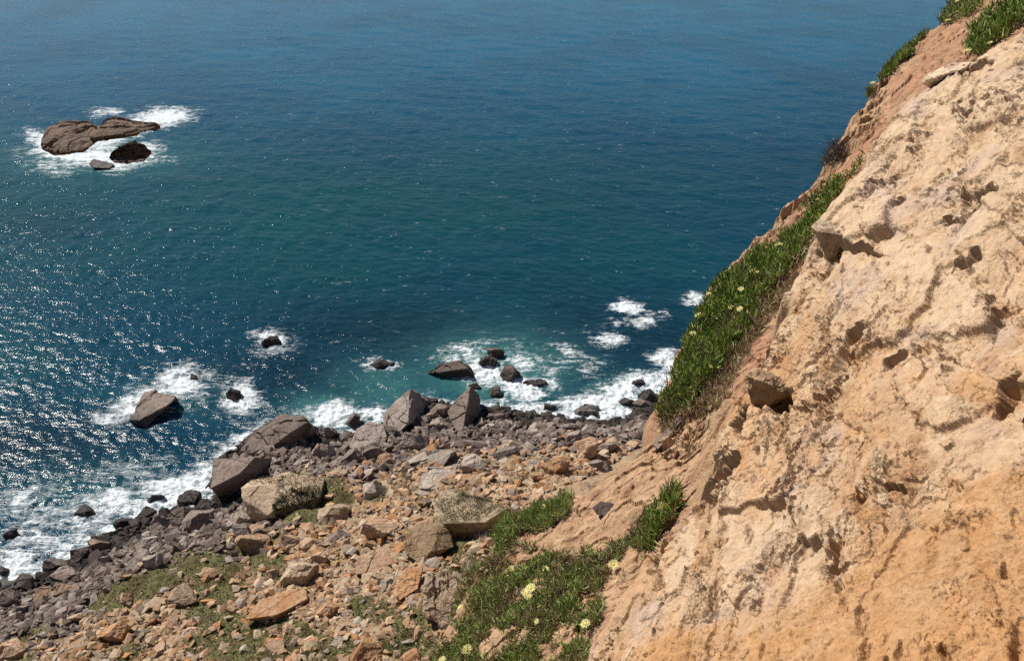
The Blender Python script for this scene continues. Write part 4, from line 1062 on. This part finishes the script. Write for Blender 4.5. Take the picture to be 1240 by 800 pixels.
# dry shrub on the skyline
rg = np.random.RandomState(9)
mk = poly_mask(CPX, CPY, [(992, 202), (996, 182), (1014, 172), (1028, 178), (1024, 194), (1008, 204)]) & shelf_ok
ii = rg.choice(np.nonzero(mk)[0], 900); P = CV[ii].astype(float) + NRM * .02
d = NRM * .5 + np.array([0, 0, .3]) + rg.randn(900, 3) * .8; d /= np.linalg.norm(d, axis=1, keepdims=True)
tag(leaves('dry_shrub', P, d, .10 + .16 * rg.rand(900), .004 + .003 * rg.rand(900), rg.randn(900, 3) * .3, np.array([.05, .035, .026]) * rg.uniform(.5, 2, (900, 1)), MAT_TWIG, 10), 'dark twiggy dead shrub hanging on the cliff skyline above the long mat', 'dead shrub', 'dry plants on the cliff')
# pale seed tuft by the flat boulder
rg = np.random.RandomState(19)
dd = np.hypot(TPX - 590, TPY - 651); i0 = np.argmin(dd); P0 = TV[i0].astype(float)
n = 160; P = P0 + rg.randn(n, 3) * np.array([.28, .28, .05]) + np.array([0, 0, .1])
d = np.array([0, 0, .8]) + rg.randn(n, 3) * .7; d /= np.linalg.norm(d, axis=1, keepdims=True)
tag(leaves('pale_tuft', P, d, .15 + .2 * rg.rand(n), np.full(n, .03), rg.randn(n, 3) * .2, np.array([.60, .55, .40]) * rg.uniform(.6, 1.1, (n, 1)), MAT_GRASS, 20), 'small whitish dry tuft at the foot of the lichen covered flat boulder', 'dry tuft', 'dry plants on the cliff')
# litter-dark soil under the mats
attr = cliff.data.attributes['albedo']
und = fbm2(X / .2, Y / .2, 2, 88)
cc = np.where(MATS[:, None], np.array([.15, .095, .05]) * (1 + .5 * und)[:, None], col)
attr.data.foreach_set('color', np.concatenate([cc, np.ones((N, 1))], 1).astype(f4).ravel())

# moss and low plants growing on two boulders (parts of them)
def moss_on(o, poly, n, L, Wd, pal, seed):
    rg = np.random.RandomState(seed)
    v = np.array([q.co[:] for q in o.data.vertices]); nn = np.array([q.normal[:] for q in o.data.vertices])
    w = v + np.array(o.location)
    px, py, d_ = proj(w[:, 0], w[:, 1], w[:, 2])
    jx = px + 8 * fbm2(w[:, 0] / 1.2, w[:, 2] / 1.2, 3, seed); jy = py + 8 * fbm2(w[:, 0] / 1.2 + 9, w[:, 2] / 1.2, 3, seed)
    face = (nn * (np.array([0, 0, H]) - w)).sum(1) > 0
    ok = np.nonzero(poly_mask(jx, jy, poly) & face)[0]
    ii = rg.choice(ok, n); P = v[ii] + rg.randn(n, 3) * .06 + nn[ii] * .02
    d = nn[ii] * .8 + np.array([0, 0, .4]) + rg.randn(n, 3) * .6; d /= np.linalg.norm(d, axis=1, keepdims=True)
    c = pal[rg.randint(len(pal), size=n)] * rg.uniform(.6, 1.2, (n, 1))
    mo = leaves('moss', P, d, L * (.5 + rg.rand(n)), Wd * (.6 + .8 * rg.rand(n)), rg.randn(n, 3) * .3, c, MAT_GRASS, seed + 1, parent=o)
    mo['kind'] = 'stuff'
DKM = np.array([(.05, .055, .020), (.035, .042, .016), (.075, .07, .028), (.06, .04, .022), (.10, .09, .035)])
moss_on(MOSSY, [(338, 600), (352, 588), (395, 590), (394, 640), (326, 640), (332, 622)], 7000, .06, .05, DKM, 601)
moss_on(MOSSY, [(296, 588), (308, 580), (352, 574), (390, 578), (392, 590), (352, 590), (330, 586)], 1800, .05, .045, DKM * 1.8, 603)
moss_on(MOSSY2, [(528, 610), (545, 597), (590, 602), (602, 612), (590, 626), (545, 630)], 2200, .045, .05, np.concatenate([DKM * 1.8, [(.34, .30, .20), (.38, .35, .25), (.30, .28, .19)]]), 605)

# low grass of the lower slope
rg = np.random.RandomState(33)
w = TG[cand] ** 1.3
ii = rg.choice(cand, 16000, p=w / w.sum()); n = len(ii)
P = TV[ii].astype(float) + rg.randn(n, 3) * np.array([.04, .04, .01])
d = np.array([0, 0, .8]) + rg.randn(n, 3) * .6; d /= np.linalg.norm(d, axis=1, keepdims=True); d[:, 2] = np.abs(d[:, 2])
GP = np.array([(.075, .080, .020), (.10, .10, .028), (.055, .060, .018), (.14, .125, .045), (.11, .075, .03), (.05, .07, .016)])
patch = np.clip(.5 + 1.2 * fbm2(P[:, 0] / 2.5, P[:, 1] / 2.5, 3, 34), 0, 1)
gc = GP[rg.randint(6, size=n)] * rg.uniform(.7, 1.25, (n, 1)); gc = 1.5 * gc * (.7 + .5 * patch)[:, None]
tag(leaves('grass', P, d, .07 + .16 * rg.rand(n), .018 + .02 * rg.rand(n), rg.randn(n, 3) * .25, gc, MAT_GRASS, 35), 'low olive grass and moss between the stones of the slope', 'grass', kind='stuff')
print('plants', round(time.time() - T0, 1))
